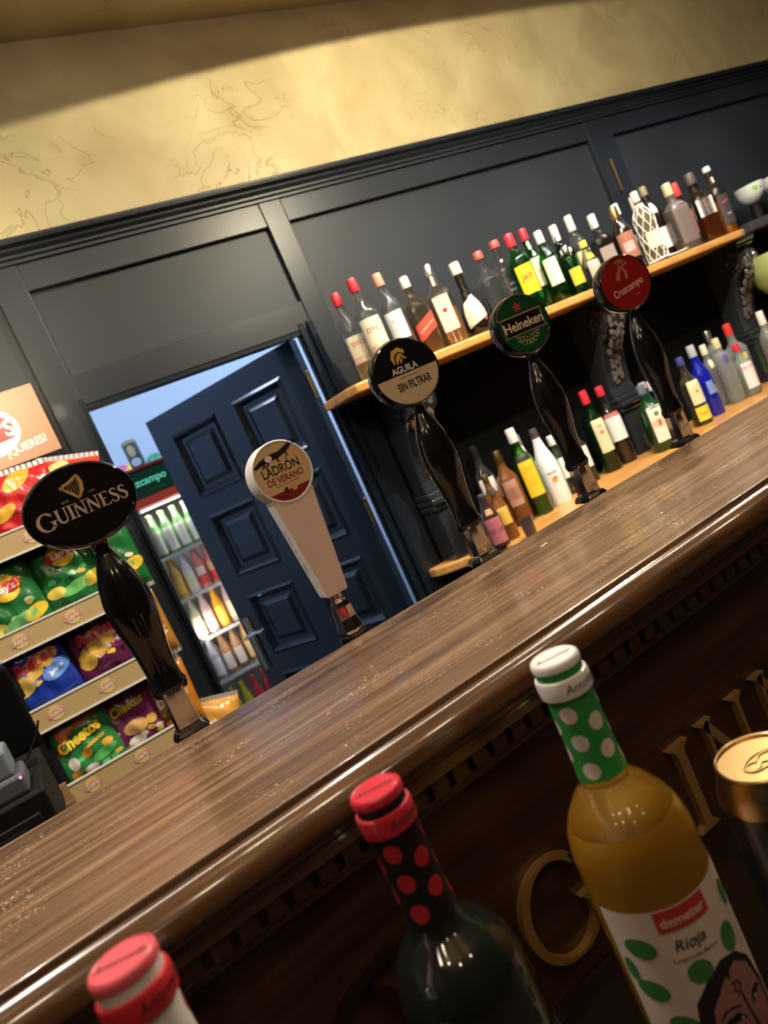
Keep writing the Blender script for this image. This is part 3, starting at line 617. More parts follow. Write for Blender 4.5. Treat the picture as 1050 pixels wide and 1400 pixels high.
up(920, 251, 2.10, 'std', .035, (.45, .40, .38), mat((.65, .05, .05), .4), (((.60, .20, .15), .20, .55, .022),), 'clear bottle with red cap and slim red label', -.7, capz=.80, capr=.016)
up(940, 238, 2.11, 'sq', .042, (.40, .25, .12), mat((.10, .07, .06), .4), (((.75, .74, .68), .36, .60, .033), ((.04, .03, .03), .36, .60, .022)), 'wide rum bottle with dark stopper and black and white label', -.45, capz=.84, capr=.022, liq=((.55, .24, .02), .36), marks=(('Ron', (.7, .05, .05), .53, .008),))
up(964, 229, 2.09, 'std', .038, (.60, .45, .25), WC, (((.05, .04, .04), .14, .56, .030), ((.72, .66, .58), .76, .84, .012)), 'rum bottle with white cap, rightmost on the upper shelf', -.30, capz=.93, liq=((.80, .40, .04), .50), marks=(('Añejo', (.65, .05, .06), .46, .010, {'rot': .3}), ('RON', (.6, .6, .55), .28, .006)))
# lower counter
lo(614, 672, 2.12, 'cyl', .026, (.75, .80, .60), mat((.70, .70, .20), .4), (((.78, .80, .66), .10, .72, .020),), 'slim pale bottle with white label beside the left bracket', -.2)
lo(648, 609, 2.19, 'std', .037, CL, BC, ((LW, .35, .62, .031),), 'clear bottle with black cap and white label, behind brown bottles', -.5, marks=(('RON', (.6, .2, .2), .5, .006),))
lo(661, 650, 2.12, 'std', .030, BR, GCAP, (((.75, .45, .10), .30, .52, .024),), 'small brown bottle with gold cap and round orange label', -.5, tr=.5, capr=.012)
lo(657, 676, 2.00, 'beer', .030, (.05, .03, .03), mat((.08, .07, .07), .4), (((.55, .16, .18), .08, .55, .028), ((.07, .06, .06), .26, .36, .0281), ((.6, .3, .15), .62, .72, .015)), 'short bottle with pink and black patterned wrap', -.5, tr=.2)
lo(674, 618, 2.14, 'std', .038, BR, GCAP, (((.45, .25, .18), .26, .60, .026), ((.28, .12, .08), .34, .50, .022)), 'brown liqueur bottle with gold cap and arched label', -.55, tr=.5, capz=.82, capr=.015)
lo(670, 668, 2.02, 'std', .030, BR, mat((.10, .08, .07), .4), (((.80, .52, .10), .30, .62, .021),), 'brown bottle with yellow oval label in the front row', -.35, tr=.5)
lo(692, 588, 2.11, 'std', .038, (.15, .48, .03), WC, (((.86, .58, .03), .22, .62, .030), ((.02, .03, .02), .62, .70, .030)), 'green liqueur bottle with white cap and yellow label', -.45, capz=.84, capr=.018, marks=(('LICOR', (.4, .35, .05), .54, .006), ('HIERBAS', (.4, .35, .05), .36, .005)))
lo(706, 595, 2.18, 'slope', .037, (.80, .80, .80), mat((.25, .2, .2), .4), (), 'white bottle half hidden behind the green liqueur', -.5, tr=.0)
lo(724, 588, 2.12, 'slope', .040, (.85, .86, .88), mat((.07, .05, .05), .4), (), 'opaque white coconut rum bottle with palm print', -.5, tr=0, capz=.87, capr=.0155, marks=(('MALIBU', (.3, .2, .15), .42, .0075), ('DOT', (.75, .40, .05), .33, .011), ('DOT', (.5, .08, .04), .345, .006, {'u': .004})))
lo(751, 596, 2.16, 'std', .036, (.55, .78, .66), WC, (((.80, .82, .80), .28, .62, .020),), 'pale green glass bottle behind the green badged tap', -.3, capz=.84)
lo(776, 580, 2.17, 'std', .036, (.60, .80, .68), WC, (((.82, .80, .78), .25, .6, .026),), 'pale glass bottle left of the green vermouth', -.4)
lo(795, 535, 2.15, 'std', .038, GR, RC, (((.78, .66, .42), .24, .64, .026),), 'green gin bottle with red cap and arched cream label', -.45, capz=.84, marks=(('GIN', (.35, .1, .05), .56, .007), ('DOT', (.6, .05, .05), .48, .006)))
lo(817, 529, 2.15, 'std', .038, (.50, .45, .42), RC, (((.80, .79, .78), .30, .62, .034), ((.50, .12, .10), .60, .65, .034)), 'bottle with red and white cap and square white label', -.5, capz=.88, liq=((.25, .10, .03), .25))
lo(855, 531, 2.16, 'std', .037, (.015, .09, .03), mat((.4, .35, .3), .4), (), 'dark green bottle without label beside the square herbal liqueur', -.5, tr=.4, capz=.90)
lo(874, 527, 2.02, 'sq', .036, (.01, .06, .02), mat((.12, .14, .2), .4), (((.80, .76, .62), .14, .66, .028), ((.72, .20, .03), .36, .46, .0283)), 'square dark green herbal liqueur with cream and orange label', -.35, tr=.3, capz=.86, marks=(('DOT', (.10, .28, .08), .55, .009),))
lo(888, 521, 2.17, 'sq', .036, (.10, .42, .75), WC, (), 'light blue gin bottle with white cap', -.3, capz=.84)
lo(927, 489, 2.06, 'std', .036, (.85, .85, .70), mat((.05, .06, .25), .4), (((.74, .72, .42), .30, .64, .030), ((.80, .66, .06), .06, .26, .032)), 'tequila bottle with blue cap and yellow label', -.35, capz=.88, marks=(('DOT', (.5, .2, .1), .48, .006), ('TEQUILA', (.45, .12, .05), .16, .008)))
lo(942, 473, 2.09, 'tall', .038, (.01, .02, .45), mat((.45, .48, .52), .35), (((.20, .28, .62), .30, .48, .015),), 'cobalt blue vodka bottle with grey cap', -.35, tr=.35, capz=.84, capr=.017, marks=(('VODKA', (.7, .75, .85), .34, .008, {'rot': -PI / 2, 'u': .022}),))
lo(959, 472, 2.18, 'std', .034, CL, CC, ((LCR, .62, .75, .012),), 'clear bottle with cream cap beside the cobalt blue bottle', -.5, tr=.86, capz=.84)
lo(965, 453, 2.20, 'cyl', .034, CL, SILV, (), 'tall clear bottle with silver cap', -.5, tr=.86, capz=.82)
lo(979, 462, 2.10, 'cyl', .036, CL, mat((.75, .65, .35), .4), (((.10, .10, .35), .62, .76, .010),), 'clear cylindrical bottle with pale gold cap', -.5, tr=.86, capz=.85, capr=.016)
lo(990, 444, 2.13, 'sq', .037, CL, mat((.65, .04, .03), .4), (((.78, .52, .18), .18, .56, .016),), 'clear gin bottle with red cap and slim orange label', -.4, tr=.86, capz=.84, capr=.017)
lo(1001, 472, 2.08, 'std', .035, (.75, .86, .82), RC, (((.80, .78, .78), .14, .62, .028), ((.65, .10, .08), .50, .56, .0282)), 'clear bottle with white and red label in the front row', -.4, tr=.86)
lo(1014, 435, 2.16, 'std', .038, CL, WC, (((.80, .74, .44), .16, .64, .026), ((.62, .50, .62), .34, .44, .0262)), 'clear bottle with white cap and long yellow and lilac label', -.35, tr=.86, capz=.80)
place_bottles()
# shot glass
t = thing('shot_glass', 'small dark drinking glass at the front edge of the counter', 'glass', (*at(716, 705, 1.90)[:2], CZ + .0005)); MB().lathe([(0, 0), (.019, 0), (.023, .068), (.0215, .068), (.018, .008), (0, .008)], 16).build('glass_body', glass((.30, .24, .20), .8), t, True)
# items right of the shelf
sp = thing('side_shelf', 'dark shelf board continuing to the right of the bottles', 'shelf', (0, 0, 0)); bx('shelf_board', 3.25, 4.1, 2.06, 2.245, .16, .20, mat((.05, .047, .048), .5), sp, .003)
for i, (px, py) in enumerate(((1022, 254), (1056, 240))):
    p = at(px, py, 2.15); t = thing('serving_bowl', ('white bowl with lime print, nearer the bottles', 'white bowl with lime print cut by the frame edge')[i], 'bowl', (p[0], 2.15, p[2] - .072), -.45, 'white bowls with lime print')
    MB().lathe([(0, -.016), (.022, -.013), (.045, .004), (.058, .030), (.064, .070), (.061, .070), (.055, .032), (.042, .010), (0, -.010)], 28).build('bowl_body', mat((.75, .82, .80), .3), t, True)
    fb = lambda u, v: ((.0592 + (v - .035) * .17 + .0008 + (0 if v > .035 else (v - .035) * .5)) * math.cos(-PI / 2 + u / .075), (.0592 + (v - .035) * .17 + .0008 + (0 if v > .035 else (v - .035) * .5)) * math.sin(-PI / 2 + u / .075), v)
    MB().fan(circ(-.01, .045, .015, .010, 16, -.4), fb, 3).build('lime_print', mat((.35, .60, .05), .4), t, normals=False)
    MB().fan(circ(.024, .040, .007, .004, 12), fb, 2).build('dark_print', mat((.15, .05, .08), .4), t, normals=False)
    MB().lathe([(.022, -(p[2] - .072 - .20)), (.022, -.0135)], 12).build('stand', BLACKM, t, True)
p = at(1068, 345, 2.02); t = thing('green_bowl', 'large pale green glass bowl under the dark side shelf', 'bowl', (p[0], 2.02, CZ + .0005))
MB().lathe([(0, .0), (.07, 0), (.075, .02), (.045, .05), (.03, .12), (.04, .30), (.09, .34), (.135, .40), (.15, .47), (.145, .53), (.138, .53), (.14, .47), (.12, .405), (.05, .33), (0, .325)], 28).build('bowl_body', mat((.50, .58, .22), .3, trans=.2), t, True)
p = at(1062, 395, 1.88); t = thing('plastic_bottle', 'white plastic bottle at the right edge of the counter', 'bottle', (p[0], 1.88, CZ + .0005)); MB().lathe([(0, 0), (.038, 0), (.042, .01), (.042, .25), (.030, .285), (.026, .295), (.026, .30), (0, .30)], 20).build('bottle_body', WHITE, t, True)
MB().lathe([(.032, .30), (.034, .305), (.030, .312), (.034, .32), (.030, .328), (.034, .336), (.033, p[2] - CZ), (0, p[2] - CZ)], 20).build('cap', WHITE, t, True)
p = at(842, 236, 2.24); t = thing('wall_sconce', 'slim dull brass light bar on the dark stile', 'lamp', (p[0], 2.243, p[2])); MB().tube([(0, -.001, -.08), (0, -.001, .06)], .006, 8).build('tube', BRASS, t, True)

# ------------------------------------------------------------------ snack rack
rack = thing('snack_rack', 'snack display rack with beige shelf strips left of the door', 'display rack', (0, 1.9, 0))
RX0, RX1 = -.090, .215
SZ = [(.098, .150), (-.110, -.062), (-.295, -.245), (-.483, -.436)]
BEI = mat((.50, .36, .17), .4)
def lays(mb_y, mb_r, mb_t, fn, cu, cv, r):
    mb_y.fan(circ(cu, cv, r, r * .98, 24), lambda u, v: fn(u, v, .0006), 3)
    mb_r.fan([(cu - r * 1.15, cv - r * .42), (cu - r * .9, cv - r * .52), (cu, cv - r * .34), (cu + r * .95, cv - r * .30), (cu + r * 1.18, cv + r * .02), (cu + r * 1.12, cv + r * .46), (cu + r * .9, cv + r * .50), (cu, cv + r * .44), (cu - r * .95, cv + r * .28), (cu - r * 1.18, cv)], lambda u, v: fn(u, v, .0011), 3)
    text(mb_t, "Lay's", lambda u, v: fn(u, v, .0016), cu, cv + r * .04, r * .52, 1.05, .1, .06, .03)
for k, (z0, z1) in enumerate(SZ):
    bx('shelf_tray', RX0, RX1, .006, .28, z0 + .001, z0 + .005, BLACKM, rack)
    st = bx('shelf_strip', RX0, RX1, 0, .004, z0, z1, BEI, rack)
    bx('strip_edge', RX0 - .002, RX1 + .002, -.002, .005, z1, z1 + .004, WHITE, st); bx('strip_edge', RX0 - .002, RX1 + .002, -.002, .005, z0 - .004, z0, WHITE, st); bx('strip_edge', RX0 - .005, RX0, -.002, .005, z0 - .004, z1 + .004, WHITE, st)
    for x in (-.037, .084, .19):
        a, b, c_ = MB(), MB(), MB(); lays(a, b, c_, lambda u, v, o: (u, -.0003 - o, v), x, (z0 + z1) / 2, .0175)
        a.build('logo_disc', mat((.72, .52, .20), .5), st, normals=False); b.build('logo_ribbon', mat((.62, .30, .24), .5), st, normals=False); c_.build('logo_lettering', mat((.85, .72, .62), .5), st, normals=False)
for x in (RX0 + .004, RX1 - .008): bx('side_frame', x - .004, x + .008, .02, .30, FLOOR, .20, BLACKM, rack)
bx('back_panel', RX0, RX1, .285, .30, FLOOR, .22, BLACKM, rack)
p0 = .265
po = thing('header_board', 'printed header board above the snack rack with red logo', 'sign', (0, 2.19, 0))
hb = bx('board', -.20, .263, 0, .008, .333, .527, mat((.50, .27, .17), .35), po)
m = MB().fan(circ(.110, .43, .080, .066, 24), F(-.0008), 1); m.build('white_halo', WHITE, hb, normals=False)
MB().prism([(-.05, .400), (.08, .396), (.165, .404), (.178, .418), (.172, .452), (.155, .466), (.09, .470), (-.05, .462)], lambda u, v, d: (u, d, v), -.0016, -.001).build('red_logo', RED, hb)
text(MB(), "LAY'S", F(-.0022), .105, .432, .042, bold=.03).build('lettering', WHITE, hb, normals=False)
text(MB(), '¿QUIERES?', F(-.0012), .185, .372, .021, .82, 0, .09, .03).build('slogan', mat((.8, .78, .74), .4), hb, normals=False)
bx('post', -.18, -.16, .008, .02, FLOOR, .40, BLACKM, po); bx('post', .05, .07, .008, .02, FLOOR, .40, BLACKM, po)

def bag(x, y, z, w, h, ext, col, label, tilt=.12, rz=0, roll=0, T=.030, brand=None, prints=(), crimp=(.7, .68, .66)):
    t = thing('crisp_bag', label, 'crisp packet', (x, y, z), rz, 'snack bags on the rack'); t.rotation_euler = (-tilt, roll, rz)
    rnd = random.Random(hash_(label))
    ph = rnd.uniform(0, 6)
    def th(u, v):
        a = max(0, 1 - abs(2 * u / w) ** 2.4); vm = (h / 2 - (h / 2 + ext)) / 2; b = max(0, 1 - abs(2 * (v - vm) / (h + ext)) ** 3)
        wr = .0018 * math.sin(u * 160 + ph + v * 40) + .0015 * math.sin(v * 120 + ph * 2 + u * 60)
        return (T + wr * 1.4) * (a ** .55) * (b ** .6) + .0008
    def front(u, v, o=0): return (u, -th(u, v) - o, v + h / 2 + ext)
    m = MB(); m.grid(-w / 2, w / 2, -h / 2 - ext, h / 2, 22, 24, lambda u, v: front(u, v)); m.grid(-w / 2, w / 2, -h / 2 - ext, h / 2, 22, 24, lambda u, v: (u, th(u, v) * .8, v + h / 2 + ext))
    m.build('packet', mat(col, .22, coat=.5), t, True)
    for v0, v1 in ((h + ext, h + ext + .012), (-.012, 0)):
        n_ = 24; m = MB()
        for i in range(n_):
            u0 = -w / 2 + w * i / n_; u1 = u0 + w / n_; y0, y1 = (.0015, -.0015) if i % 2 else (-.0015, .0015)
            m.add([(u0, y0, v0), (u1, y1, v0), (u1, y1, v1), (u0, y0, v1)], [(0, 1, 2, 3)])
        m.build('crimped_seal', mat(crimp, .25, .6), t)
    for q in range(7):
        cu_, cv_ = rnd.uniform(-.38, .38) * w, rnd.uniform(-.42, -.15) * h; c3 = rnd.choice([(.75, .50, .08), (.70, .62, .50), tuple(min(1, v_ * 2.2 + .03) for v_ in col), tuple(v_ * .4 for v_ in col)])
        MB().fan([(cu_ + rnd.uniform(.6, 1) * .013 * math.cos(k * PI / 5), cv_ + rnd.uniform(.5, .9) * .009 * math.sin(k * PI / 5)) for k in range(10)], lambda u, v: front(u, v, .0008), 3).build('print', mat(c3, .3), t, True, normals=False)
    for kind, c_, *a in prints:
        m = MB()
        if kind == 'E': m.fan(circ(a[0], a[1], a[2], a[3], 20, a[4] if len(a) > 4 else 0), lambda u, v: front(u, v, .0012 + (a[5] if len(a) > 5 else 0)), 5)
        if kind == 'P': m.fan(a[0], lambda u, v: front(u, v, .0012), 6)
        if kind == 'T': text(m, a[0], lambda u, v: front(u, v, a[6] if len(a) > 6 else .0026), a[1], a[2], a[3], a[4], .15, a[5], .04)
        m.build('print', mat(c_, .3), t, True, normals=False)
    if brand:
        cu, cv, r = brand; A, B_, C_ = MB(), MB(), MB(); lays(A, B_, C_, lambda u, v, o: front(u, v, .001 + o * 1.6), cu, cv, r)
        A.build('logo_disc', YEL, t, True, normals=False); B_.build('logo_ribbon', RED, t, True, normals=False); C_.build('logo_lettering', WHITE, t, normals=False)
    return t
def hash_(s): return sum((i + 1) * ord(c) for i, c in enumerate(s)) % 9973
BY = 1.955
def bp(px, py, Y=BY): return at(px, py, Y)
RB = (.55, .018, .02); GB = (.015, .14, .035)
def bagat(px, py, w, h, *a, Y=BY, **k):     # px,py = middle of the bag
    p = bp(px, py, Y); zb = p[2] - h / 2; tray = max([q[0] + .018 for q in SZ if q[0] + .018 < p[2]] or [zb]); e = max(zb - tray, 0)
    return bag(p[0], Y, min(zb, tray) if e == 0 else tray, w, h, e, *a, **k)
bagat(30, 685, .16, .15, RB, 'red crisp bag on the top shelf, partly behind the oval badge', brand=(.025, -.035, .026), roll=.05, prints=(('E', (.80, .35, .03), .0, .05, .04, .02, .6), ('E', (.75, .40, .05), -.05, -.02, .03, .015, .5)))
bagat(88, 668, .15, .15, (.62, .05, .02), 'red crisp bag lying behind the oval badge on the top shelf', Y=2.02, roll=.25, brand=(.02, -.02, .03), prints=(('E', (.85, .55, .20), -.03, .05, .03, .016, .5),))
bagat(-20, 700, .14, .16, (.40, .01, .03), 'dark red crisp bag at the left frame edge', Y=2.0, brand=(.03, -.03, .028), prints=(('E', (.80, .45, .10), .03, .03, .02, .02),))
PG = (('E', (.78, .55, .05), .045, -.070, .030, .016, .3), ('E', (.15, .48, .14), .005, -.075, .045, .014, .2), ('E', (.80, .62, .10), -.045, -.072, .022, .014, 0))
bagat(85, 765, .155, .185, GB, 'green crisp bag with round yellow logo behind the leftmost tap', brand=(.0, .012, .031), prints=PG)
bagat(8, 812, .150, .180, GB, 'green crisp bag at the left frame edge with yellow logo', Y=1.935, brand=(.010, .008, .032), prints=PG, roll=-.06)
bagat(142, 748, .145, .185, GB, 'green crisp bag behind the neck of the leftmost tap', Y=1.975, brand=(-.01, .02, .028), prints=PG)
bagat(48, 900, .145, .150, (.015, .04, .33), 'blue ridged crisp bag on the third shelf', Y=1.935, roll=-.05, prints=(('E', (.62, .38, .06), 0, -.020, .060, .022, .35), ('E', (.70, .48, .10), -.045, -.050, .03, .022, .1), ('E', (.12, .28, .75), .035, -.045, .035, .020, .3), ('T', (.60, .03, .06), 'Ruffles', 0, -.006, .026, .95, .12), ('T', (.75, .80, .88), 'Jamón', .035, -.045, .010, 1, .3, .0040)))
bagat(132, 868, .150, .150, (.10, .012, .055), 'dark plum ridged crisp bag on the third shelf', Y=1.95, roll=.02, prints=(('E', (.62, .36, .06), -.01, -.028, .055, .022, .30), ('E', (.26, .03, .16), .045, -.030, .030, .018, .3), ('E', (.62, .36, .07), -.045, -.055, .020, .018), ('T', (.58, .03, .05), 'Ruffles', -.005, .006, .026, .95, .12), ('T', (.75, .70, .75), 'York', .045, -.028, .010, 1, .3, .0040)))
bagat(196, 855, .12, .150, (.45, .20, .03), 'golden crisp bag at the right end of the third shelf', Y=1.975)
CH = (('P', (.65, .13, .02), [(-.073, -.01), (-.073, .081), (.073, .081), (.073, .052), (.0, .045), (-.05, .02)]), ('E', (.10, .45, .12), .03, -.040, .032, .012, .2), ('E', (.80, .36, .04), -.005, -.022, .012, .010), ('E', (.80, .40, .05), .045, -.022, .014, .009), ('E', (.75, .72, .66), -.040, -.030, .012, .016), ('E', (.65, .60, .55), -.01, -.058, .016, .010), ('E', (.70, .30, .04), -.045, -.055, .012, .01))
bagat(118, 1015, .150, .165, (.03, .22, .06), 'green and orange puffed snack bag on the lowest shelf', Y=1.935, roll=-.04, prints=CH + (('T', (.10, .06, .01), 'Cheetos', -.003, .022, .030, .80, .16, .0022), ('T', (.85, .62, .05), 'Cheetos', -.004, .023, .027, .80, .16, .0034), ('T', (.75, .45, .05), 'pelotazos', .02, -.004, .010, 1, .2)))
bagat(178, 978, .135, .165, (.20, .03, .13), 'purple puffed snack bag on the lowest shelf', Y=1.955, prints=(('P', (.50, .06, .02), [(-.065, .045), (-.065, .082), (.065, .082), (.065, .06)]), ('E', (.60, .36, .12), 0, -.030, .030, .018), ('E', (.72, .68, .62), -.01, -.062, .022, .012), ('E', (.70, .40, .08), .040, -.030, .014, .012), ('T', (.12, .06, .01), 'Cheetos', 0, .025, .026, .74, .1, .0022), ('T', (.62, .42, .04), 'Cheetos', 0, .026, .023, .74, .1, .0034)))
bagat(232, 955, .125, .17, (.55, .20, .02), 'orange tortilla chip bag beside the leftmost tap foot', Y=1.975, roll=.05, prints=(('T', (.85, .80, .75), 'Doritos', .0, .0, .022, .8, .1),))
bagat(292, 1000, .12, .15, (.62, .30, .05), 'golden orange snack bag right of the leftmost tap foot', Y=1.99, roll=.3, prints=(('T', (.85, .80, .75), 'Snack', -.03, .02, .014, .8, .1),))

# ------------------------------------------------------------------ till and box at far left
reg = thing('cash_drawer', 'black metal cash drawer at the lower left edge', 'cash drawer', (0, 0, 0))
a = at(62, 1150, 1.25); x1 = a[0]; z1 = at(45, 1085, 1.25)[2]
bx('drawer_body', x1 - .42, x1 + .03, 1.25, 1.60, z1 - .11, z1, BLACKM, reg, .004)
dr = bx('drawer_front', x1 - .40, x1 + .012, 1.244, 1.25, z1 - .10, z1 - .028, mat((.014, .014, .015), .35), reg, .002)
bx('slot', x1 - .38, x1 - .012, 1.240, 1.244, z1 - .045, z1 - .040, mat((.25, .25, .27), .3, 1), dr); MB().ball((x1 + .006, 1.241, z1 - .062), .003).build('lock', CHROME, dr, True)
bx('stand', x1 - .40, x1 + .01, 1.27, 1.55, FLOOR, z1 - .11, BLACKM, reg)
cr_ = thing('card_terminal', 'grey card terminal with pink light standing on the cash drawer', 'card reader', (at(0, 1045, 1.28)[0], 1.30, z1)); bx('terminal_body', -.09, .022, -.03, .08, .0, .032, mat((.10, .11, .13), .4), cr_, .006); MB().box(-.09, .012, -.02, .07, .032, .075).build('screen_hood', mat((.20, .23, .28), .4), cr_, bevel=.006)
MB().ball((.016, -.028, .026), .0028).build('indicator_light', mat((1, .1, .25), emis=3), cr_, True)
sn = thing('till_monitor', 'black back of a till monitor at the left edge', 'monitor', (0, 0, 0)); m0 = at(20, 960, 1.45)
bx('monitor_body', m0[0] - .30, m0[0] + .012, 1.43, 1.47, m0[2] - .085, m0[2] + .065, NEARBLACK, sn, .006); bx('foot', m0[0] - .18, m0[0] - .06, 1.43, 1.50, z1, m0[2] - .08, NEARBLACK, sn)
cb = MB().tube([tuple(at(u, v, 1.42)) for u, v in ((-5, 1075), (18, 1058), (38, 1035), (50, 1005), (52, 985))], .0022, 6).build('cable', BLACKM); tag(cb, 'thin black cable behind the card terminal', 'cable')
a = at(72, 1062, 1.75); b = at(100, 1110, 1.75)
ct = thing('cardboard_box', 'brown cardboard box below the snack rack', 'box', (b[0] - .07, 1.80, b[2] - .18)); KR = mat((.22, .13, .05), .7)
bx('box_body', -.08, .08, 0, .08, 0, .19, KR, ct, .002); bx('flap', -.08, .08, .002, .010, .19, .232, mat((.30, .18, .07), .7), ct)
bx('stand_block', -.07, .07, .01, .07, FLOOR - (b[2] - .18), 0, BLACKM, ct)

# ------------------------------------------------------------------ store room fridge
FX0, FX1, FYY = .50, 1.12, 3.20
frg = thing('display_fridge', 'tall glass-front drinks fridge in the store room behind the door', 'fridge', (0, FYY, 0))
FB = mat((.012, .013, .015), .4)
bx('side_panel', .40, .538, .02, .62, FLOOR, .30, FB, frg, .003); bx('side_panel', FX1, FX1 + .04, 0, .62, FLOOR, .30, FB, frg); bx('back_panel', .538, FX1, .58, .62, FLOOR, .14, mat((.55, .56, .58), .5), frg)
hd = bx('header', .40, FX1 + .04, -.02, .60, .172, .30, mat((.008, .045, .018), .3, coat=.5), frg, .003)
bx('red_band', .40, FX1 + .04, -.026, .60, .137, .172, mat((.62, .06, .03), .3), hd); bx('red_band', .40, FX1 + .04, -.024, .0, .292, .302, mat((.40, .02, .03), .3), hd)
text(MB(), 'Cruzcampo', F(-.0215), .612, .240, .032, .95, .1, 0, .02).build('lettering', mat((.12, .55, .35), .4, emis=.35), hd, normals=False)
text(MB(), 'cerveza', F(-.0215), .66, .196, .013).build('lettering', mat((.06, .16, .03), .4), hd, normals=False)
lt = bx('light_strip', .56, FX1 - .02, .03, .05, .122, .132, mat((1, .95, .88), emis=1.5), frg)
l = lamp('AREA', (.82, FYY + .06, .115), 1.2, (1, .93, .85), .5, (.82, FYY + .2, -1), sy=.05)
l2 = lamp('AREA', (.56, FYY + .03, -.45), 2.6, (1, .93, .85), .9, (.8, FYY + .2, -.45), sy=.03)
gp = bx('glass_door', .545, FX1, .004, .008, FLOOR + .02, .136, mat((1, 1, 1), .02, trans=1, ior=1.05, key='pane'), frg)
FSH = [-.088, -.283, -.475, -.675, -.90]
for z in FSH[:4]:
    m = MB()
    m.box(.54, FX1, .03, .036, z - .016, z - .002)
    for i in range(28): m.box(.545 + i * .0205, .548 + i * .0205, .03, .30, z - .006, z - .002)
    m.build('wire_shelf', mat((.55, .53, .50), .4), frg)
proto = {}
def fb_(kindname, x, y, z, R, H, gcol, cap, labs, label, tr):
    k = kindname
    if k not in proto:
        t = bottle(x, y, z, H, 'beer', R, gcol, cap, labs, label, -.3, tr=tr, capz=.955, group='bottles in the store room fridge', name='drinks_bottle', n=14, capr=R * .46); proto[k] = t
    else:
        t = copy_tree(proto[k]); t.location = (x, y, z)
    t['label'] = label; return t
ORD = ['first', 'second', 'third', 'fourth', 'fifth']
rows = [
 ([('g', (.25, .55, .22), (.35, .6, .3), (((.78, .80, .74), .06, .60, .022), ((.70, .78, .66), .72, .90, .010)), 'green and white beer bottle')] * 5),
 ([('o', (.80, .50, .15), (.6, .6, .6), (((.75, .50, .10), .10, .50, .022),), 'pale yellow-labelled bottle'), ('s', (.85, .85, .9), (.6, .6, .6), (((.78, .70, .45), .08, .5, .022), ((.8, .8, .8), .74, .88, .010)), 'silver-necked bottle with cream label'), ('r', (.80, .30, .25), (.75, .6, .6), (((.75, .60, .55), .30, .50, .022), ((.62, .06, .05), .08, .30, .022)), 'pink bottle with red label'), ('r2', (.80, .30, .20), (.75, .6, .5), (((.80, .45, .20), .30, .52, .022), ((.62, .05, .05), .08, .30, .022)), 'pink bottle with orange and red label'), ('r', 0, 0, 0, 'pink bottle with red label')]),
 ([('c', (.80, .75, .45), (.8, .75, .5), (((.80, .76, .50), .12, .5, .022),), 'cream-coloured bottle'), ('p', (.78, .55, .50), (.8, .7, .6), (((.80, .62, .50), .1, .5, .022),), 'pale pink juice bottle'), ('or', (.85, .42, .04), (.8, .6, .5), (((.85, .45, .04), .1, .5, .022),), 'bright orange juice bottle'), ('p2', (.75, .50, .45), (.7, .55, .5), (((.80, .60, .35), .1, .5, .022),), 'pinkish bottle with yellow label'), ('p', 0, 0, 0, 'pale pink juice bottle')]),
 ([('w', (.70, .70, .80), (.6, .45, .35), (((.80, .80, .84), .08, .5, .022),), 'white-labelled bottle'), ('b', (.55, .30, .15), (.7, .3, .15), (((.78, .66, .58), .1, .5, .022),), 'brown bottle with pale label'), ('b', 0, 0, 0, 'brown bottle with pale label'), ('b3', (.65, .40, .15), (.7, .4, .2), (((.80, .55, .25), .1, .5, .022),), 'brown bottle with yellow label'), ('b', 0, 0, 0, 'brown bottle with pale label')]),
 ([('y', (.75, .65, .05), (.80, .70, .08), (((.75, .70, .1), .1, .5, .022),), 'yellow-capped bottle'), ('y', 0, 0, 0, 'yellow-capped bottle'), ('rd', (.65, .06, .06), (.65, .08, .08), (((.65, .1, .1), .1, .5, .022),), 'red-capped bottle'), ('rd', 0, 0, 0, 'red-capped bottle'), ('rd', 0, 0, 0, 'red-capped bottle')])]
SHN = ['top', 'second', 'third', 'fourth', 'bottom']
for r, row in enumerate(rows):
    z = FSH[r] + .0005
    for dep in (0, 1):
        for i, (k, gc, cc, labs, nm) in enumerate(row):
            if dep and r == 4: continue
            x = .583 + i * .0545 + dep * .022
            lab_ = '%s, %s on the fridge\'s %s shelf%s' % (nm, ORD[i], SHN[r], ', back row' if dep else ', front row')
            fb_(k, x, FYY + .085 + dep * .07, z if r < 4 else z - .015, .0245, .188 if r else .192, gc, mat(cc, .4) if cc else None, labs, lab_, .25)
bx('bottom_deck', .54, FX1, .03, .3, -.95, -.918, FB, frg)
p = at(183, 622, 3.28); t = thing('drinks_tin', 'small decorated tin standing on top of the fridge', 'tin', (p[0], 3.28, .303)); MB().lathe([(0, 0), (.030, 0), (.032, .004), (.032, .115), (.028, .118), (.028, .125), (0, .125)], 18).build('tin_body', mat((.12, .16, .13), .35, .3), t, True)
fn = lambda u, v: (.0326 * math.cos(-PI / 2 - .3 + u / .032), .0326 * math.sin(-PI / 2 - .3 + u / .032), v)
MB().fan(circ(0, .078, .016, .026), fn, 3).build('print', mat((.60, .42, .28), .5), t, True, normals=False); MB().fan(circ(0, .028, .022, .018), fn, 3).build('print', mat((.55, .55, .68), .5), t, True, normals=False); MB().lathe([(.033, .112), (.033, .121)], 18).build('rim', mat((.45, .45, .2), .4), t, True)
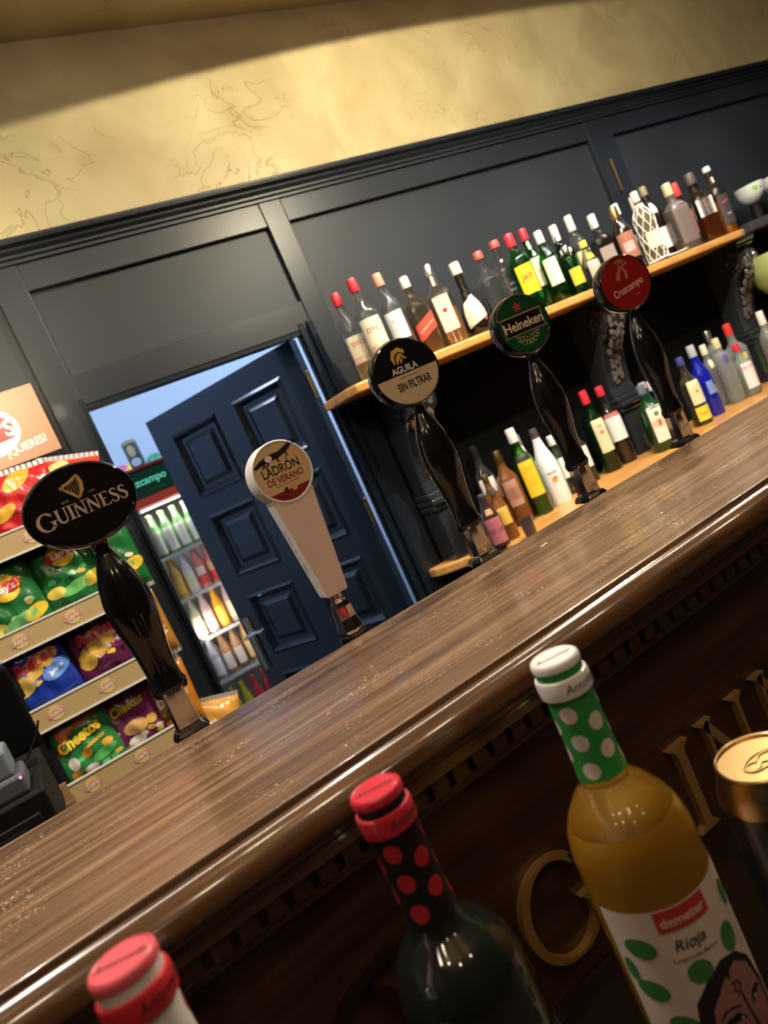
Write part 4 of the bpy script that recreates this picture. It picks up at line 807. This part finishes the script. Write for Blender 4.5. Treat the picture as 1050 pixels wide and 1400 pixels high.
for (px, py, rr, c_, lb) in ((158, 632, .060, (.75, .10, .22), 'pink wrapped bundle on top of the fridge'), (176, 628, .055, (.75, .55, .08), 'yellow wrapped bundle on top of the fridge'), (207, 616, .055, (.05, .30, .16), 'green wrapped bundle on top of the fridge')):
    p = at(px, py, 3.42); t = thing('snack_bundle', lb, 'packet', (p[0], 3.42, .303), 0, 'coloured bundles on the fridge')
    m = MB(); rnd = random.Random(rr + px)
    n_ = 16; vs = []
    for j in range(7):
        th_ = PI / 2 * j / 6
        for i in range(n_): q = 2 * PI * i / n_; k = rr * (1 + .12 * math.sin(3 * q + j)); vs.append((k * math.cos(th_) * math.cos(q), k * .8 * math.cos(th_) * math.sin(q), (rr * .95) * math.sin(th_)))
    m.add(vs, [(j * n_ + i, j * n_ + (i + 1) % n_, (j + 1) * n_ + (i + 1) % n_, (j + 1) * n_ + i) for j in range(6) for i in range(n_)] + [tuple(range(n_))]); m.build('wrapping', mat(c_, .4), t, True)
    MB().tube([(0, 0, rr * .9), (.004, 0, rr * 1.05), (-.004, 0, rr * 1.1)], .004, 6).build('tie', WHITE, t, True)

# ------------------------------------------------------------------ wine bottles on the ledge
def wine(x, y, ztop, R, rot, capc, discc, ringc, bandc, dotc, gl, label, text_top, ring_text, liquid=None, H=.302, inkc=(.02, .02, .02), dph=.002):
    z0 = ztop - H
    t = thing('wine_bottle', label, 'wine bottle', (x, y, z0), rot, 'wine bottles in front of the bar')
    CR = .0150
    prof = [(0, .003), (R * .55, .003), (R * .9, 0), (R, .006), (R, .176), (R * .985, .185), (R * .93, .194), (R * .82, .203), (R * .66, .211), (R * .50, .2165), (.0158, .221), (.0149, .2265), (.0142, .236), (.0136, .245), (.0133, .292), (0, .292)]
    if not liquid: MB().lathe(prof, 48).build('glass_body', gl, t, True)
    else:
        inner = [(max(r - .002, 0), z + .003) for r, z in prof if z < .2915]; inner[0] = (0, .006); inner[1] = (R * .55, .006); inner[2] = (R * .85, .005)
        MB().lathe(prof + inner[::-1], 48).build('glass_body', gl, t, True)
    if liquid:
        m_, fill = liquid; pi_ = [(0, .0065), (R * .84, .0065)] + [(max(r - .0017, 0), z + .003) for r, z in prof[3:] if z + .003 < fill] ; rr = float(np.interp(fill - .003, [p[1] for p in prof[3:]], [p[0] for p in prof[3:]])) - .0017
        MB().lathe(pi_ + [(rr, fill), (0, fill)], 48).build('liquid', m_, t, True)
    cap = MB().lathe([(.0153, .2265), (.0147, .232), (.01430, .240), (.01410, .250), (.01415, .275), (.0142, .2795)], 40).build('capsule', capc, t, True)
    cap.data.materials[0] = capc
    MB().lathe([(.0142, .2790), (.0160, .2800), (.0163, .2825), (.0163, .2895), (.0158, .2910), (.0146, .2915)], 40).build('capsule_ring', ringc, cap, True)
    MB().lathe([(.0143, .2910), (.0143, .2965)], 40).build('capsule_band', bandc, cap, True)
    MB().lathe([(.0143, .2960), (.0150, .2968), (.0151, .2995), (.0146, .3012), (.0135, .3020), (.0128, .3014), (0, .3014)], 40).build('capsule_top', discc, cap, True)
    fn = lambda u, v: (float(np.interp(v, [.2265, .232, .24, .25, .28], [.01545, .01485, .01445, .01425, .01435])) * math.cos(-PI / 2 + u / .0141), float(np.interp(v, [.2265, .232, .24, .25, .28], [.01545, .01485, .01445, .01425, .01435])) * math.sin(-PI / 2 + u / .0141), v)
    m = MB()
    for i in range(6):
        for j in range(3 if i % 2 else 2): m.fan(circ(i * 2 * PI * .0141 / 6 + dph, (.2700 if i % 2 else .2612) - j * .0180, .0052, .0054, 18), fn, 3)
    m.build('dots', dotc, cap, True, normals=False)
    inkm = mat(inkc, .5); m = MB()
    text(m, text_top, lambda u, v: (u, v, .3018), 0, 0, .0048, .9, .3, -.35 - rot); fr_ = lambda u, v: (.0165 * math.cos(-PI / 2 + u / .0163), .0165 * math.sin(-PI / 2 + u / .0163), v)
    text(m, ring_text, fr_, .004, .2860, .0052, .95, .2); m.build('script', inkm, cap, normals=False)
    return t, z0
HND = mat((.1, .1, .1), .5)
# green / white wine
GRN = mat((.035, .27, .05), .35); PNK = mat((.72, .60, .55), .45); WHT = mat((.80, .74, .72), .35)
p = np.array((.2375, .353, -.158)); R = .0375
wineM = mat((.62, .33, .035), .15, trans=.30, ior=1.34)
t, z0 = wine(p[0], p[1], p[2], R, -.10, GRN, WHT, WHT, GRN, PNK, mat((1, .95, .80), .02, trans=1, ior=1.45, key='wglass'), 'white wine bottle with green and white dotted capsule and dotted label', 'Antoñito', 'Antoñito', (wineM, .199))
rl = R + .0006; fn = lambda u, v, o=0: ((rl + o) * math.cos(-PI / 2 + u / R), (rl + o) * math.sin(-PI / 2 + u / R), v)
lab = MB().grid(-.058, .058, .045, .158, 36, 4, fn).build('label', mat((.70, .56, .50), .5), t, True, normals=False)
m = MB()
for u, v, a_, b_, r_ in ((-.040, .1345, .0095, .0068, -.1), (-.043, .1060, .0095, .0070, -.1), (-.0129, .1150, .0075, .0072, .3), (.0125, .1205, .0066, .0090, .1), (.0262, .1385, .0050, .0085, .2), (-.033, .0840, .0085, .0065, 0), (-.052, .118, .004, .008, 0), (.040, .120, .006, .008, 0), (.045, .090, .006, .008, 0)): m.fan(circ(u, v, a_, b_, 20, r_), lambda a, b: fn(a, b, .0004), 4)
m.build('green_dots', mat((.05, .20, .05), .4), lab, True, normals=False)
MB().grid(-.0255, .0060, .1440, .1575, 12, 2, lambda a, b: fn(a, b, .0008)).build('red_tag', mat((.50, .04, .03), .4), lab, True, normals=False)
text(MB(), 'demeter', lambda a, b: fn(a, b, .0012), -.0098, .1503, .0058, .95, 0, 0, .02).build('tag_lettering', mat((.75, .50, .42), .4), lab, normals=False)
m = text(MB(), 'Rioja', lambda a, b: fn(a, b, .0006), -.0110, .1345, .0070, .95, .25, 0, .01); text(m, 'Tempranillo Blanco', lambda a, b: fn(a, b, .0006), -.0110, .1255, .0028, .9, .2); m.build('script', INK, lab, normals=False)
f3 = lambda u, v, d: fn(u - .022, v - .006, d)
m = MB(); m.fan([(.000, .050), (-.004, .085), (.000, .103), (.010, .114), (.022, .121), (.034, .117), (.044, .105), (.050, .085), (.050, .050)], lambda a, b: fn(a - .022, b - .006, .0007), 8); m.build('face_hair', mat((.02, .012, .018), .5), lab, True, normals=False)
m = MB(); m.fan([(.008, .052), (.004, .080), (.007, .096), (.018, .109), (.030, .114), (.040, .104), (.045, .085), (.045, .052)], lambda a, b: fn(a - .022, b - .006, .0010), 8); m.build('face_skin', mat((.33, .15, .13), .5), lab, True, normals=False)
m = MB()
m.ribbon([(.022, .105), (.026, .104), (.028, .1005), (.025, .098), (.0225, .100), (.0240, .1025)], [.0005] * 6, f3, .0011, .0014)
m.ribbon([(.0085, .0885), (.0125, .0925), (.018, .0925), (.0225, .0905)], [.0004, .0006, .0006, .0004], f3, .0011, .0014)
m.ribbon([(.0075, .081), (.0125, .0855), (.0185, .086), (.0235, .0825)], [.0006, .0022, .0024, .0006], f3, .0011, .0014)
m.ribbon([(.0310, .0845), (.0345, .089), (.0385, .089), (.0420, .0860)], [.0006, .002, .002, .0006], f3, .0011, .0014)
m.ribbon([(.0260, .0965), (.0270, .085), (.0290, .072), (.0265, .067), (.0220, .0690)], [.0005, .0007, .0007, .0007, .0005], f3, .0011, .0014); m.build('face_lines', INK, lab, normals=False)
m = MB(); m.ribbon([(.017, .059), (.023, .0615), (.030, .0595)], [.0005, .0022, .0005], f3, .0011, .0014); m.build('lips', mat((.45, .04, .05), .5), lab)
m = MB()
for u in (.0115, .0205, .034, .0395): m.fan(circ(u, .0845 + (.003 if u > .03 else 0), .0008, .0007, 8), lambda a, b: fn(a - .022, b - .006, .0018), 1)
m.build('eye_whites', WHT, lab, normals=False)
# black / red wine
DKG = mat((.010, .012, .010), .04, coat=1, spec=.8)
RDC = mat((.60, .025, .05), .3, coat=.4); BKC = mat((.012, .009, .010), .4)
t, z0 = wine(.112, .374, -.170, .0375, .15, BKC, RDC, RDC, BKC, mat((.45, .02, .03), .4), DKG, 'dark red wine bottle with black capsule with red dots', 'Antonita', 'Antonita')
fn2 = lambda u, v, o=0: ((.0381 + o) * math.cos(-PI / 2 + u / .0375), (.0381 + o) * math.sin(-PI / 2 + u / .0375), v)
lab = MB().grid(-.055, .055, .045, .145, 30, 3, fn2).build('label', mat((.02, .015, .015), .4), t, True, normals=False)
m = MB()
for u, v in ((.028, .150 - .02), (.0, .128), (-.03, .130), (.045, .112), (-.014, .110), (.015, .108)): m.fan(circ(u, v, .0085, .0075, 18), lambda a, b: fn2(a, b, .0005), 3)
m.build('red_dots', mat((.40, .02, .03), .4), lab, True, normals=False)
# white / red
t, z0 = wine(-.027, .343, -.153, .0375, .5, mat((.78, .70, .66), .35), mat((.70, .10, .13), .35), mat((.55, .025, .035), .35), mat((.78, .70, .66), .35), mat((.50, .02, .03), .4), DKG, 'wine bottle with white capsule with red dots, leftmost in front of the bar', 'Antonella', 'Antonella')
MB().grid(-.055, .055, .045, .145, 30, 3, fn2).build('label', mat((.7, .6, .56), .4), t, True, normals=False)
# can
p = at(1037, 1033, 1); d = p / (p @ FWD) * .47
can = thing('beer_can', 'black beer can with gold lid and gold shoulder band', 'can', (d[0], d[1], -.460), -.35, None)
CH_ = d[2] + .460; CG = mat((.62, .42, .20), .28, 1)
MB().lathe([(0, .006), (.022, .003), (.025, 0), (.0330, .008), (.0332, .012), (.0332, CH_ - .026), (.0330, CH_ - .024)], 40).build('can_body', mat((.010, .010, .012), .25, coat=.5), can, True)
MB().lathe([(.0333, CH_ - .0245), (.0325, CH_ - .018), (.0290, CH_ - .006), (.0278, CH_ - .0035), (.0276, CH_ - .0025)], 40).build('shoulder_band', CG, can, True)
MB().lathe([(.0276, CH_ - .0028), (.0284, CH_ - .001), (.0276, CH_), (.0262, CH_ - .0008), (.0252, CH_ - .0045), (.0238, CH_ - .0048), (.0225, CH_ - .0035), (0, CH_ - .0035)], 48).build('lid', CG, can, True)
zt = CH_ - .0028
m = MB()
ov = lambda cx, cy, a_, b_: [(cx + a_ * math.cos(q), cy + b_ * math.sin(q), zt + .0006) for q in np.linspace(0, 2 * PI, 24)]
m.tube(ov(-.0015, -.002, .0135, .0075), .0008, 6); m.tube(ov(.0035, -.002, .0060, .0045), .0008, 6); m.tube(ov(-.0085, -.002, .0050, .0040), .0007, 6); m.ball((-.003, -.002, zt + .0005), .0022, 8, (1, 1, .4))
rt = m.build('ring_pull', CG, can, True); rt.rotation_euler = (0, 0, .3)
fc = lambda u, v: ((.0302 + (CH_ - .010 - v) * .25 + .0003) * math.cos(-PI / 2 + u / .031), (.0302 + (CH_ - .010 - v) * .25 + .0003) * math.sin(-PI / 2 + u / .031), v)
text(MB(), '4.2%', fc, -.020, CH_ - .0115, .0036, 1).build('print', mat((.06, .03, .02), .5), can, normals=False)
# small bits on the bar top
for i, (px, py) in enumerate(((746, 744), (742, 747), (905, 702))):
    d = RIGHT * (px - 525) + UP * (700 - py) + FWD * F_; d = d * (BZ / d[2])
    o = MB().ball((0, 0, 0), .0026 if i < 2 else .0014, 8, (1.6, .7, .25)).build('crumb', WHITE, None, True, loc=(d[0], d[1], BZ + .0006)); tag(o, ('white crumb on the bar top', 'white crumb touching the other crumb on the bar top', 'tiny white crumb at the right of the bar top')[i], 'crumb', 'crumbs on the bar top')
